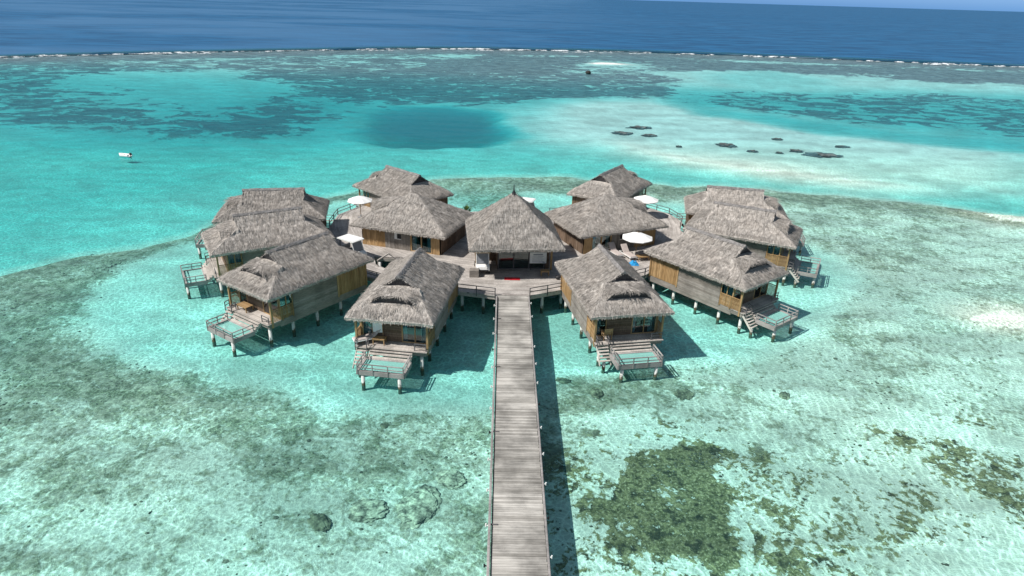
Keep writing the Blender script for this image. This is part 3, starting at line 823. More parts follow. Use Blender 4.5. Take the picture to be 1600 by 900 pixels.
def make_villa(label, seed):
    v = empty('water_villa', label=label, cat='villa', group='thatched villas on stilts in a ring')
    make_roof(v, 4.97, 4.97, 2.95, 3.80, 5.82, -2.92, 2.48, 0.80, (2.48, 3.80, 1.50, 0.10), seed, 21000)
    # floor frame and skirt
    MB().cbox(-4.5, 3.72, -BW, BW, 1.04, FL - 0.004).build('floor_frame', 'grey_boards', v)
    # walls
    for sgn in (-1, 1):
        y = sgn * BW
        w = MB(); boards_h(w, -1.5, 2.55, y, FL - 0.26, 3.80, sgn)
        w.build('side_wall', 'grey_boards', v)
        g = MB(); boards_v(g, -4.44, -1.56, y, FL, 3.75, sgn)
        g.box(-4.5, -4.36, y - 0.04, y + 0.09, FL - 0.1, 3.8) if sgn > 0 else g.box(-4.5, -4.36, y - 0.09, y + 0.04, FL - 0.1, 3.8)
        g.box(-1.62, -1.50, min(y, y + 0.08 * sgn), max(y, y + 0.08 * sgn), FL - 0.1, 3.8)
        g.build('timber_screen', 'golden_wood', v)
        # backing wall inside, keeps the room closed
        MB().box(-4.4, 2.6, min(y - 0.06 * sgn, y - 0.01 * sgn), max(y - 0.06 * sgn, y - 0.01 * sgn), FL, 3.85).build('wall_core', 'interior', v)
        # balustrade with close slats
        l = MB()
        for k in range(9):
            l.bar((2.66, y + 0.02 * sgn, FL + 0.07 + 0.095 * k), (4.44, y + 0.02 * sgn, FL + 0.07 + 0.095 * k), 0.03, 0.052)
        for xx in (2.64, 3.55):
            l.bar((xx, y + 0.02 * sgn, FL - 0.1), (xx, y + 0.02 * sgn, FL + 0.96), 0.07)
        l.bar((2.6, y + 0.02 * sgn, FL + 0.95), (4.5, y + 0.02 * sgn, FL + 0.95), 0.09, 0.05)
        l.build('balustrade', 'golden_wood', v)
        if sgn > 0 or True:
            fr = MB()
            for xx in (2.62, 3.15, 3.68):
                fr.bar((xx, y, FL), (xx, y, 3.72), 0.07)
            fr.bar((2.6, y, 3.6), (3.7, y, 3.6), 0.06)
            f = fr.build('side_window', 'golden_wood', v)
            MB().box(2.66, 3.64, y - 0.01, y + 0.01, FL + 0.9, 3.57).build('pane', 'window_glass', f)
            c = MB(); curtain(c, 2.68, 3.62, y - 0.22 * sgn, FL + 0.1, 3.6); c.build('curtain', 'curtain', f)
        MB().bar((4.45, sgn * 2.40, FL - 0.35), (4.45, sgn * 2.40, 3.72), 0.13).build('porch_post', 'golden_wood', v)
    e = MB(); boards_v(e, -BW, BW, -4.5, FL, 3.9, -1, 0.18, 'y'); e.build('end_wall', 'brown_boards', v)
    # front wall: doorway, boards, sliding glass doors
    f = MB(); boards_h(f, -1.35, 0.45, 0, FL, 3.75, 1)
    f.v = [(3.70 + p[1], p[0], p[2]) for p in f.v]
    f.build('front_wall', 'brown_boards', v)
    MB().box(3.64, 3.69, -1.40, 0.5, FL, 3.85).build('wall_core', 'interior', v)
    for nm, a, b, cur in (('sliding_door', 0.5, 2.25, ((0.52, 0.80), (1.75, 2.22))), ('side_door', -2.28, -1.40, ((-2.25, -1.75),))):
        d = MB()
        n = 2 if nm == 'sliding_door' else 1
        for i in range(n + 1):
            yy = a + (b - a) * i / n
            d.bar((3.70, yy, FL), (3.70, yy, 3.72), 0.075)
        d.bar((3.70, a, FL + 0.04), (3.70, b, FL + 0.04), 0.07); d.bar((3.70, a, 3.6), (3.70, b, 3.6), 0.07)
        dd = d.build(nm, 'golden_wood', v)
        MB().box(3.69, 3.71, a + 0.04, b - 0.04, FL + 0.08, 3.56).build('pane', 'window_glass', dd)
        c = MB()
        for q in cur: curtain(c, q[0], q[1], 3.52, FL + 0.05, 3.58, 'y')
        c.build('curtain', 'curtain', dd)
    # porch
    p = MB()
    x = 3.74
    while x < 4.74:
        p.box(x, x + 0.128, -2.45, 2.45, FL - 0.045, FL); x += 0.142
    p.build('porch_deck', 'pale_boards', v)
    MB().box(3.74, 4.70, -2.40, 2.40, FL - 0.36, FL - 0.05).build('porch_frame', 'grey_boards', v)
    # broad steps down to the net platform
    s = MB()
    for k in range(4):
        zz = FL - 0.145 * (k + 1)
        s.box(4.74 + 0.20 * k, 4.74 + 0.20 * k + 0.235, -1.40, 1.48, zz - 0.05, zz)
    for yy in (-1.38, 1.46):
        s.bar((4.72, yy, FL - 0.22), (5.60, yy, FL - 0.78), 0.05, 0.2)
    s.build('broad_steps', 'pale_boards', v)
    MB().box(4.72, 4.745, -1.40, 1.48, 1.02, FL - 0.06).build('step_back', 'dark_rail', v)
    # side steps down to the water
    s = MB()
    for k in range(6):
        zz = FL - 0.17 * k - 0.02
        s.box(4.74 + 0.15 * k, 4.74 + 0.15 * k + 0.17, -2.30, -1.56, zz - 0.05, zz)
    for yy in (-2.32, -1.54):
        s.bar((4.72, yy, FL - 0.2), (5.70, yy, FL - 1.2), 0.045, 0.16)
    s.build('side_steps', 'pale_boards', v)
    for yy in (-2.34, -1.56):
        r = MB()
        r.bar((4.62, yy, FL), (4.62, yy, FL + 0.55), 0.05); r.bar((4.98, yy, FL - 0.2), (4.98, yy, FL + 0.45), 0.05)
        r.bar((4.60, yy, FL + 0.55), (5.0, yy, FL + 0.46), 0.05); r.bar((4.6, yy, FL + 0.28), (5.0, yy, FL + 0.2), 0.04)
        r.build('step_rail', 'dark_rail', v)
    r = MB()
    r.bar((4.70, 1.60, FL), (4.70, 1.60, FL + 0.5), 0.05); r.bar((4.70, 2.36, FL), (4.70, 2.36, FL + 0.5), 0.05)
    for zz in (0.28, 0.5): r.bar((4.70, 1.58, FL + zz), (4.70, 2.38, FL + zz), 0.045)
    r.build('porch_rail', 'dark_rail', v)
    # net platform
    PZ = 1.10
    x0, x1, y0, y1 = 5.36, 7.02, -1.50, 1.50
    fr = MB()
    for a, b in (((x0, y0), (x1, y0)), ((x0, y1), (x1, y1)), ((x1 - 0.08, y0 + 0.09), (x1 - 0.08, y1 - 0.09)), ((x0 + 0.06, y0 + 0.09), (x0 + 0.06, y1 - 0.09))):
        fr.bar((a[0], a[1], PZ - 0.15), (b[0], b[1], PZ - 0.15), 0.16, 0.30)
    nf = fr.build('net_platform', 'grey_rail', v)
    MB().add([(x0 + .13, y0 + .08, PZ - 0.05), (x1 - .15, y0 + .08, PZ - 0.05), (x1 - .15, y1 - .08, PZ - 0.05), (x0 + .13, y1 - .08, PZ - 0.05)], [(0, 1, 2, 3)]).build('net', 'net_mesh', nf)
    r = MB()
    pts = [(x0 + 0.05, y0), (6.2, y0), (x1, y0), (x1, -0.5), (x1, 0.5), (x1, y1), (6.2, y1), (x0 + 0.05, y1)]
    for x, y in pts: r.bar((x, y, PZ - 0.28), (x, y, PZ + 0.50), 0.06)
    for zz in (0.24, 0.50):
        for a, b in zip(pts[:-1], pts[1:]):
            if (a[0] - b[0]) ** 2 + (a[1] - b[1]) ** 2 > 0: r.bar((*a, PZ + zz), (*b, PZ + zz), 0.045 if zz < .4 else 0.07, 0.05)
    r.build('railing', 'grey_rail', v)
    # stilts
    for x, y in [(x, y) for x in (-4.2, -2.0, 0.3, 2.5, 4.45) for y in (-2.0, 2.0)] + [(6.88, -1.2), (6.88, 1.2), (5.45, -1.95)]:
        top = 1.06 if x < 4.6 else (0.72 if y != -1.95 else 0.55)
        MB().tube((x, y, -2.0), (x, y, top), 0.125, 0.12, 10).build('stilt', 'stilt', v, True)
    return v

VILLAS = [  # x, y, heading in degrees, label
    (-6.38, 42.90, -98.5, 'thatched villa nearest the camera left of the jetty, towel and wooden table on porch'),
    (8.09, 44.56, -79.6, 'thatched villa nearest the camera right of the jetty, wooden armchair on its porch'),
    (-15.23, 46.47, -125.5, 'long villa at the left front with a wooden bench on its sunlit porch'),
    (17.36, 49.94, -52.3, 'villa at the right front with golden slatted balustrade and shaded steps to its net'),
    (-19.94, 53.76, -150.9, 'middle villa of the three stacked on the left, its net platform farthest left'),
    (22.63, 58.60, -27.8, 'middle villa of the three stacked on the right, its net platform farthest right'),
    (-21.66, 60.71, -169.9, 'rearmost villa of the three on the left, eave dark against the lagoon'),
    (23.88, 65.19, -12.4, 'rearmost villa of the three on the right, pale ridge lying level'),
    (-10.70, 69.26, 136.8, 'back villa left of the pointed hut, dark gable facing the camera'),
    (12.17, 71.99, 56.8, 'back villa right of the pointed hut, ridge rising to the right'),
]
protoA = make_villa(VILLAS[0][3], 1)
protoB = make_villa(VILLAS[1][3], 2)
villas = []
for i, (x, y, a, lab) in enumerate(VILLAS):
    if i == 0: o = protoA; o.location = (x, y, 0); o.rotation_euler = (0, 0, math.radians(a))
    elif i == 1: o = protoB; o.location = (x, y, 0); o.rotation_euler = (0, 0, math.radians(a))
    else: o = dup((protoA, protoB)[(i // 2) % 2], (x, y, 0), math.radians(a), lab)
    villas.append(o)

# ------------------------------------------------------------------ reception hut with the pointed roof
DZ = 1.60
hub = empty('reception_hut', (1.0, 53.65, 0), math.radians(5.5), 'pointed square thatched hut at the end of the jetty with dark glass doors', 'hut')
hr = make_roof(hub, 3.9, 3.9, 3.95, 4.50, 8.0, -0.12, 0.12, 0.0, None, 31, 26000, gable=False)
fn = MB(); fn.tube((0, 0, 7.85), (0, 0, 8.15), 0.22, 0.10); fn.tube((0, 0, 8.15), (0, 0, 8.75), 0.07, 0.015); fn.bar((0.05, 0, 8.1), (0.75, -0.1, 7.6), 0.03)
fn.build('finial', 'dark_metal', hr)
w = MB()
w.box(-3.1, -3.04, 0.9, 2.9, DZ, 4.9); w.box(3.04, 3.1, -1.1, 2.9, DZ, 4.9); w.box(-3.04, 3.04, 2.84, 2.9, DZ, 4.9)
w.build('wall', 'brown_boards', hub)
for x in (-3.2, 3.2):
    for y in (-1.45, 3.0):
        MB().bar((x, y, DZ - 0.02), (x, y, 4.9), 0.17).build('post', 'golden_wood', hub)
d = MB()
for x in (-1.3, 0.02, 1.34, 2.66): d.bar((x, -1.1, DZ), (x, -1.1, 4.4), 0.11)
d.bar((-1.3, -1.1, DZ + 0.05), (2.66, -1.1, DZ + 0.05), 0.1); d.bar((-1.3, -1.1, 4.3), (2.66, -1.1, 4.3), 0.1)
dd = d.build('glass_doors', 'dark_rail', hub)
for k in range(3): MB().box(-1.24 + 1.32 * k, -0.04 + 1.32 * k, -1.11, -1.09, DZ + 0.1, 4.25).build('pane', 'window_glass', dd)
MB().box(-1.36, -1.30, -1.1, 0.84, DZ, 4.6).build('side_wall', 'brown_boards', hub)
w = MB(); boards_h(w, -3.04, -1.37, 0.9, DZ, 4.6, -1); w.build('front_wall', 'brown_boards', hub)
w = MB(); boards_h(w, 2.72, 3.04, -1.1, DZ, 4.6, -1); w.build('front_wall', 'brown_boards', hub)

# ------------------------------------------------------------------ the two broad pavilions either side
def make_pavilion(label, cx, cy, ax, flip, seed):
    """local x runs along the front, front face towards -y; the eyebrow dormer sits on the +x end before flipping"""
    p = empty('pavilion', (cx, cy, 0), ax, label, 'pavilion', 'broad hipped pavilions beside the pointed hut')
    Lx, Wy = 4.75, 3.75
    rf = make_roof(p, Lx, Lx, Wy, 3.70, 6.08, -0.35, 0.35, 0.0, (1.9, 3.55, 1.7, 0.10), seed, 25000, gable=False)
    if flip:
        for o in [rf] + list(rf.children):
            for q in o.data.vertices: q.co.x = -q.co.x
            o.data.flip_normals()
    s = -1 if flip else 1
    def X(a, b): return (min(s * a, s * b), max(s * a, s * b))
    yf, yb, xe = -2.95, 2.95, 3.95
    MB().box(-xe, xe, yf + 0.05, yb, 1.3, DZ + 0.02).build('floor_frame', 'grey_boards', p)
    # front: golden boards at the outer end, grey boards with a little window, glass doors towards the hut
    m = MB(); boards_v(m, *X(1.55, 3.85), yf, DZ, 3.7, -1, 0.2); m.build('timber_screen', 'golden_wood', p)
    m = MB(); boards_v(m, *X(-0.95, 1.55), yf, DZ, 3.7, -1, 0.13); m.build('front_wall', 'grey_boards', p)
    win = MB(); a, b = X(-0.10, 0.55); win.bar((a, yf - 0.06, DZ + 1.0), (b, yf - 0.06, DZ + 1.0), 0.06); win.bar((a, yf - 0.06, DZ + 1.55), (b, yf - 0.06, DZ + 1.55), 0.06)
    win = win.build('small_window', 'white_paint', p)
    a, b = X(-0.08, 0.28); MB().box(a, b, yf - 0.075, yf - 0.05, DZ + 1.03, DZ + 1.52).build('pane', 'dark_metal', win)
    a, b = X(0.30, 0.55); MB().box(a, b, yf - 0.09, yf - 0.05, DZ + 1.03, DZ + 1.52).build('shutter', 'white_paint', win)
    d = MB()
    for q in (-3.1, -2.1, -1.08): d.bar((s * q, yf, DZ), (s * q, yf, 3.7), 0.12)
    a, b = X(-3.1, -1.08)
    d.bar((a, yf, DZ + 0.05), (b, yf, DZ + 0.05), 0.09); d.bar((a, yf, 3.55), (b, yf, 3.55), 0.09)
    d = d.build('glass_doors', 'golden_wood', p)
    MB().box(a + 0.05, b - 0.05, yf - 0.01, yf + 0.01, DZ + 0.1, 3.5).build('pane', 'window_glass', d)
    c = MB(); curtain(c, *X(-3.05, -2.6), yf + 0.2, DZ + 0.05, 3.5); curtain(c, *X(-1.5, -1.15), yf + 0.2, DZ + 0.05, 3.5); c.build('curtain', 'curtain', d)
    m = MB(); boards_v(m, *X(-3.9, -3.16), yf, DZ, 3.7, -1, 0.18); m.build('corner_boards', 'golden_wood', p)
    for e in (-xe, xe):
        m = MB(); boards_v(m, yf + 0.08, yb, e, DZ, 3.75, 1 if e > 0 else -1, 0.18, 'y'); m.build('end_wall', 'brown_boards', p)
    MB().box(-xe + .02, xe - .02, yb, yb + 0.05, DZ, 3.75).build('rear_wall', 'brown_boards', p)
    c = MB(); a, b = X(-1.0, 3.9); c.box(a, b, yf + 0.01, yf + 0.05, DZ, 3.75); c.build('wall_core', 'interior', p)
    return p
make_pavilion('broad hipped pavilion left of the pointed hut, small white shuttered window in its front', -8.15, 59.45, math.radians(-18.8), True, 41)
make_pavilion('broad hipped pavilion right of the pointed hut, white parasol before its front', 9.95, 60.75, math.radians(23.5), False, 42)
# ------------------------------------------------------------------ boardwalk ring
deck = empty('boardwalk_deck', (0, 0, 0), 0, 'broad weathered plank deck joining the villas round the pointed hut', 'deck')
OUT = [(2.26, 47.05), (5.2, 48.45), (7.2, 49.35), (9.6, 50.3), (12.3, 51.8), (13.6, 53.2), (15.9, 55.4), (17.6, 58.2), (18.9, 61.2), (18.3, 64.0), (19.2, 66.9), (18.4, 69.6),
       (15.9, 72.6), (13.6, 71.2), (10.0, 68.3), (6.1, 68.6), (0.5, 69.4), (-5.2, 68.3), (-8.4, 67.4), (-12.2, 71.5), (-15.2, 70.3), (-17.1, 66.5), (-17.0, 62.2), (-16.4, 58.6), (-15.2, 55.8), (-13.2, 52.4),
       (-11.6, 50.6), (-10.0, 49.6), (-8.0, 48.7), (-5.6, 48.2), (-3.3, 47.65), (-0.26, 46.95)]
HOLE = [(-11.2, 54.75), (-10.7, 52.9), (-9.4, 51.7), (-7.2, 52.3), (-6.9, 54.6)]
bm = bmesh.new()
def loop(pts, z):
    vs = [bm.verts.new((x, y, z)) for x, y in pts]
    return vs, [bm.edges.new((vs[i], vs[(i + 1) % len(vs)])) for i in range(len(vs))]
v1, e1 = loop(OUT, DZ); v2, e2 = loop(HOLE, DZ)
bmesh.ops.triangle_fill(bm, use_beauty=True, edges=e1 + e2)
w1, _ = loop(OUT, DZ - 0.09); w2, _ = loop(HOLE, DZ - 0.09)
for a, b in ((v1, w1), (v2, w2)):
    for i in range(len(a)):
        j = (i + 1) % len(a)
        bm.faces.new((a[i], a[j], b[j], b[i]))
bmesh.ops.recalc_face_normals(bm, faces=bm.faces)
me = bpy.data.meshes.new('planking'); bm.to_mesh(me); bm.free()
me.materials.append(MAT['ring_deck'])
o = bpy.data.objects.new('planking', me); COL.objects.link(o); o.parent = deck
fb = MB()
def inset(p, d, c=RING):
    v = Vector((c[0] - p[0], c[1] - p[1])).normalized()
    return (p[0] + v.x * d, p[1] + v.y * d)
def fascia(pts, dd):
    for i in range(len(pts)):
        a, b = pts[i], pts[(i + 1) % len(pts)]
        a, b = inset(a, dd), inset(b, dd)
        if abs(a[1] - 47) < 0.6 and abs(b[1] - 47) < 0.6: continue
        fb.bar((*a, DZ - 0.24), (*b, DZ - 0.24), 0.07, 0.28)
fascia(OUT, 0.10)
fascia(HOLE, -0.10)
fb.build('edge_beam', 'pale_boards', deck)
for k, (x, y) in enumerate([(-3.0, 48.2), (-1.3, 47.8), (3.4, 48.1), (5.0, 49.0), (-5.2, 49.0), (6.9, 50.0), (-8.0, 49.5), (-10.0, 50.3), (10.0, 51.2), (12.0, 52.4), (13.3, 53.8), (-12.8, 53.2), (-14.7, 56.5), (17.0, 58.4), (18.2, 61.3), (18.6, 66.8), (17.8, 69.2),
                            (-16.4, 66.3), (-14.8, 69.6), (0.5, 68.8), (6, 68.0), (-5.0, 67.8), (-9.2, 52.3), (-10.5, 53.6), (0.0, 51.0), (2.0, 54.0), (-4.0, 53.0), (6.0, 54.0)]):
    MB().tube((x, y, -2.0), (x, y, DZ - 0.10), 0.13, 0.125, 10).build('stilt', 'stilt', deck, True)

def rail(pts, label, mat='dark_rail', h=0.62, z=DZ, step=1.9, group='low railings along the boardwalk'):
    r = empty('deck_railing', (pts[0][0], pts[0][1], z), 0, label, 'railing', group)
    m = MB(); px, py = pts[0]
    loc = [(x - px, y - py) for x, y in pts]
    posts = MB()
    for a, b in zip(loc[:-1], loc[1:]):
        for q in (h * 0.5, h): m.bar((*a, q), (*b, q), 0.055, 0.05)
        L = math.hypot(b[0] - a[0], b[1] - a[1]); n = max(1, round(L / step))
        for i in range(n): 
            x, y = a[0] + (b[0] - a[0]) * i / n, a[1] + (b[1] - a[1]) * i / n
            MB().bar((x, y, -0.25), (x, y, h + 0.02), 0.075).build('post', mat, r)
    MB().bar((*loc[-1], -0.25), (*loc[-1], h + 0.02), 0.075).build('post', mat, r)
    m.build('rails', mat, r)
    return r
rail([(-0.36, 46.97), (-3.3, 47.66), (-5.0, 48.05)], 'low two-bar railing on the deck edge just left of the jetty head')
rail([(2.36, 47.10), (5.2, 48.46), (6.7, 49.1)], 'low two-bar railing on the deck edge just right of the jetty head')
rail([(10.4, 50.75), (12.3, 51.8), (13.5, 53.0)], 'short railing on the deck edge below the blue towel')
rail([(-8.3, 48.8), (-10.0, 49.6), (-11.5, 50.55)], 'dark railing between the two villas left of the jetty, in shade')
rail([(5.2, 68.65), (6.1, 68.6), (9.6, 68.3)], 'teal railing at the rear deck edge right of the pointed roof')
rail([(-17.05, 62.8), (-17.1, 66.5), (-15.3, 70.2), (-13.0, 71.2)], 'railing at the rear left deck edge behind the white parasol')
rail([(18.4, 64.6), (19.15, 66.9), (18.4, 69.6), (16.2, 72.2)], 'railing at the rear right deck edge beside the green net')

# gangway rails at the small opening in the deck
lad = empty('ladder_rail', (-9.9, 52.6, DZ), 0.3, 'pale wooden peaked handrail at the small water opening left of the pointed hut', 'handrail')
MB().bar((-0.55, 0, -0.1), (-0.55, 0, 0.55), 0.09).build('post', 'pale_boards', lad)
m = MB(); m.bar((-0.6, 0, 0.52), (0.45, 0.25, 1.0), 0.10); m.bar((0.40, 0.25, 1.0), (1.35, 0.1, 0.15), 0.07); m.build('handrail', 'pale_boards', lad)
MB().bar((1.32, 0.1, -0.4), (1.32, 0.1, 0.25), 0.08).build('post', 'pale_boards', lad)

# net platforms hung at the deck edge between the villas
def deck_net(label, x, y, a):
    n = empty('net_platform', (x, y, 0), math.radians(a), label, 'net platform', 'net platforms at the rear deck edge')
    f = MB(); L, W, Z = 1.3, 1.0, 1.15
    for s in (-1, 1):
        f.bar((-L, s * W, Z), (L, s * W, Z), 0.12, 0.24); f.bar((s * L - 0.06 * s, -W + 0.07, Z), (s * L - 0.06 * s, W - 0.07, Z), 0.12, 0.24)
    f = f.build('frame', 'pale_boards', n)
    MB().add([(-L + .1, -W + .05, Z + 0.05), (L - .1, -W + .05, Z + 0.05), (L - .1, W - .05, Z + 0.05), (-L + .1, W - .05, Z + 0.05)], [(0, 1, 2, 3)]).build('net', 'net_mesh', f)
    r = MB()
    for x_, y_ in ((-L, W), (0, W), (L, W), (L, -W), (-L, -W)): r.bar((x_, y_, Z), (x_, y_, Z + 0.65), 0.06)
    for q in (0.35, 0.65):
        r.bar((-L, W, Z + q), (L, W, Z + q), 0.05); r.bar((L, W, Z + q), (L, -W, Z + q), 0.05); r.bar((-L, W, Z + q), (-L, -W, Z + q), 0.05)
    r.build('railing', 'grey_rail', n)
    for sx in (-1, 1):
        for sy in (-1, 1): MB().tube((sx * (L - .15), sy * (W - .12), -2.0), (sx * (L - .15), sy * (W - .12), Z - 0.12), 0.11, n=8).build('stilt', 'stilt', n, True)
deck_net('green net platform at the deck edge behind the left parasol side', -18.2, 64.3, 95)
deck_net('green net platform at the deck edge beside the rearmost right villa', 20.3, 67.9, -85)

# ------------------------------------------------------------------ the jetty
jet = empty('jetty', (1.0, 2.0, 0), 0, 'long straight grey plank jetty running to the pointed hut', 'jetty')
x0, x1 = -1.23, 1.24
m = MB(); y = -14.0; k = 0
R2 = random.Random(5)
while y < 44.98:
    w_ = 0.137
    dz = R2.uniform(-0.006, 0.006)
    m.box(x0 + 0.10 + R2.uniform(-.012, .012), x1 - 0.04 + R2.uniform(-.015, .015), y, y + w_ - 0.012, DZ - 0.045 + dz, DZ + dz)
    y += w_
m.build('planks', 'jetty_wood', jet)
MB().cbox(x0 - 0.06, x0 + 0.06, -14, 44.6, DZ - 0.24, DZ + 0.13, 0.015).build('kerb', 'grey_rail', jet)
MB().cbox(x1 - 0.02, x1 + 0.08, -14, 44.9, DZ - 0.24, DZ + 0.05, 0.015).build('kerb', 'grey_rail', jet)
m = MB()
for xx in (-0.9, 0, 0.9): m.box(xx - 0.06, xx + 0.06, -14, 44.8, DZ - 0.28, DZ - 0.06)
m.build('joists', 'grey_boards', jet)
MB().tube((x0 + 0.11, -14, DZ + 0.03), (x0 + 0.11, 44.4, DZ + 0.03), 0.022, n=6).build('cable', 'dark_metal', jet)
for k in range(15):
    yy = -11 + 3.9 * k
    for xx in (-0.95, 0.95):
        MB().tube((xx, yy, -2.0), (xx, yy, DZ - 0.28), 0.13, 0.12, 9).build('stilt', 'stilt', jet, True)
for k in range(24):
    for s in (-1, 1):
        yy = -9 + 2.27 * k + (0.5 if s > 0 else 0)
        if yy > 44.4: continue
        xx = x0 - 0.06 if s < 0 else x1 + 0.08
        dark = (k * 3 + (s > 0)) % 4 == 0
        l = MB(); l.tube((xx, yy, DZ - 0.03), (xx + s * 0.12, yy, DZ - 0.03), 0.03, n=6); l.tube((xx + s * 0.10, yy, DZ - 0.09), (xx + s * 0.10, yy, DZ + 0.06), 0.04, 0.034, 8)
        l.build('edge_lamp', 'dark_metal' if dark else 'white_paint', jet)
        if k % 3 == 1 and s < 0:
            MB().box(x0 + 0.06, x0 + 0.36, yy - 0.03, yy + 0.03, DZ + 0.012, DZ + 0.05).build('cleat', 'dark_rail', jet)

# ------------------------------------------------------------------ things on the decks
def parasol(label, x, y, rz, tilt=0.06, r=1.45, h=2.25):
    p = empty('parasol', (x, y, DZ), rz, label, 'parasol', 'white parasols on the deck')
    MB().tube((0, 0, 0.06), (0, 0, h), 0.032, n=8).build('pole', 'golden_wood', p)
    b = MB(); b.tube((0, 0, 0.0), (0, 0, 0.09), 0.32, 0.29, 16); b.tube((0, 0, 0.09), (0, 0, 0.35), 0.06); b.build('base', 'grey_plastic', p)
    n = 8; vs = [(0, 0, h + 0.12)]; 
    for i in range(n * 2):
        a = PI * i / n; rr = r if i % 2 == 0 else r * 0.935
        vs.append((rr * 0.55 * math.cos(a), rr * 0.55 * math.sin(a), h - 0.10 - (0.03 if i % 2 else 0)))
    for i in range(n * 2):
        a = PI * i / n; rr = r if i % 2 == 0 else r * 0.93
        vs.append((rr * math.cos(a), rr * math.sin(a), h - 0.36 - (0.02 if i % 2 else 0)))
    for i in range(n * 2):
        a = PI * i / n; rr = (r if i % 2 == 0 else r * 0.93) * 0.995
        vs.append((rr * math.cos(a), rr * math.sin(a), h - 0.44))
    N = n * 2
    fs = [(0, 1 + i, 1 + (i + 1) % N) for i in range(N)]
    for q in range(2): fs += [(1 + q * N + i, 1 + (q + 1) * N + i, 1 + (q + 1) * N + (i + 1) % N, 1 + q * N + (i + 1) % N) for i in range(N)]
    c = MB(); c.add(vs, fs); c = c.build('canopy', 'canvas_white', p)
    f = MB(); f.tube((0, 0, h + 0.1), (0, 0, h + 0.22), 0.03, 0.015, 6); f.build('finial', 'golden_wood', c)
    for i in range(n):
        a = 2 * PI * i / n
        MB().bar((0.03 * math.cos(a), 0.03 * math.sin(a), h + 0.06), (r * 0.97 * math.cos(a), r * 0.97 * math.sin(a), h - 0.40), 0.02).build('rib', 'golden_wood', c)
    return p
parasol('white parasol over two sun loungers before the right pavilion', 12.25, 56.05, 0.2, r=1.42)
parasol('white parasol on the rear deck left, between back villa and left pavilion', -14.5, 65.6, 0.5, r=1.30)
parasol('white parasol on the rear deck right, beside the back right villa', 15.4, 68.4, 0.1, r=1.40)

def lounger(label, x, y, rz):
    l = empty('sun_lounger', (x, y, DZ), rz, label, 'sun lounger', 'pale sun loungers')
    f = MB(); f.bar((-1.0, -0.33, 0.3), (0.95, -0.33, 0.3), 0.05); f.bar((-1.0, 0.33, 0.3), (0.95, 0.33, 0.3), 0.05); f.bar((-1, -0.3, 0.3), (-1, 0.3, 0.3), 0.05); f.bar((0.95, -0.3, 0.3), (0.95, 0.3, 0.3), 0.05)
    f.build('frame', 'white_paint', l)
    for sx in (-0.9, 0.85):
        for sy in (-0.32, 0.32): MB().bar((sx, sy, 0), (sx, sy, 0.3), 0.045).build('leg', 'white_paint', l)
    MB().cbox(-0.98, 0.3, -0.31, 0.31, 0.33, 0.41, 0.03).build('seat', 'cushion', l)
    b = MB(); b.cbox(0, 0.85, -0.31, 0.31, 0, 0.08, 0.03)
    b.v = [(0.30 + p[0] * 0.72 - p[2] * 0.69, p[1], 0.35 + p[0] * 0.69 + p[2] * 0.72) for p in b.v]
    b.build('backrest', 'cushion', l)
    return l
lounger('pale sun lounger under the parasol nearer the wooden table', 11.55, 56.05, math.radians(112))
lounger('pale sun lounger left of the other one, half hidden by the villa ridge', 10.45, 56.45, math.radians(112))

def table(name, label, x, y, rz, lx, ly, h, cat='table', z=DZ, group=None, parent=None):
    t = empty(name, (x, y, z), rz, label, cat, group)
    m = MB(); n = max(3, int(ly * 2 / 0.11))
    for i in range(n):
        a = -ly + 2 * ly * i / n
        m.box(-lx, lx, a, a + 2 * ly / n - 0.012, h - 0.035, h)
    m.build('top', 'golden_wood', t)
    f = MB()
    for s in (-1, 1): f.box(-lx + 0.03, lx - 0.03, s * (ly - 0.05) - 0.02, s * (ly - 0.05) + 0.02, h - 0.11, h - 0.036)
    f.build('rail', 'golden_wood', t)
    for sx in (-1, 1):
        for sy in (-1, 1): MB().bar((sx * (lx - 0.05), sy * (ly - 0.05), 0), (sx * (lx - 0.05), sy * (ly - 0.05), h - 0.036), 0.06).build('leg', 'golden_wood', t)
    return t
def chair(label, x, y, rz, z=DZ, group=None, cush='golden_wood'):
    t = empty('wooden_chair', (x, y, z), rz, label, 'chair', group)
    m = MB()
    for i in range(5): m.box(-0.26, 0.26, -0.25 + 0.1 * i, -0.16 + 0.1 * i, 0.39, 0.42)
    m.build('seat', cush, t)
    m = MB()
    for i in range(4): m.bar((-0.26, 0.26 + 0.02 * i, 0.52 + 0.12 * i), (0.26, 0.26 + 0.02 * i, 0.52 + 0.12 * i), 0.03, 0.09)
    m.build('backrest', cush, t)
    for sx in (-0.27, 0.27):
        MB().bar((sx, -0.24, 0), (sx, -0.24, 0.6), 0.05).build('leg', 'golden_wood', t)
        MB().bar((sx, 0.24, 0), (sx, 0.34, 0.95), 0.05).build('leg', 'golden_wood', t)
        MB().bar((sx, -0.27, 0.6), (sx, 0.29, 0.6), 0.07, 0.04).build('armrest', 'golden_wood', t)
    return t
table('wooden_table', 'low orange wooden table under the front parasol beside the lounger', 12.75, 55.35, 0.3, 0.55, 0.33, 0.42)
chair('orange wooden armchair right of the low table under the front parasol', 13.6, 55.75, -1.0)
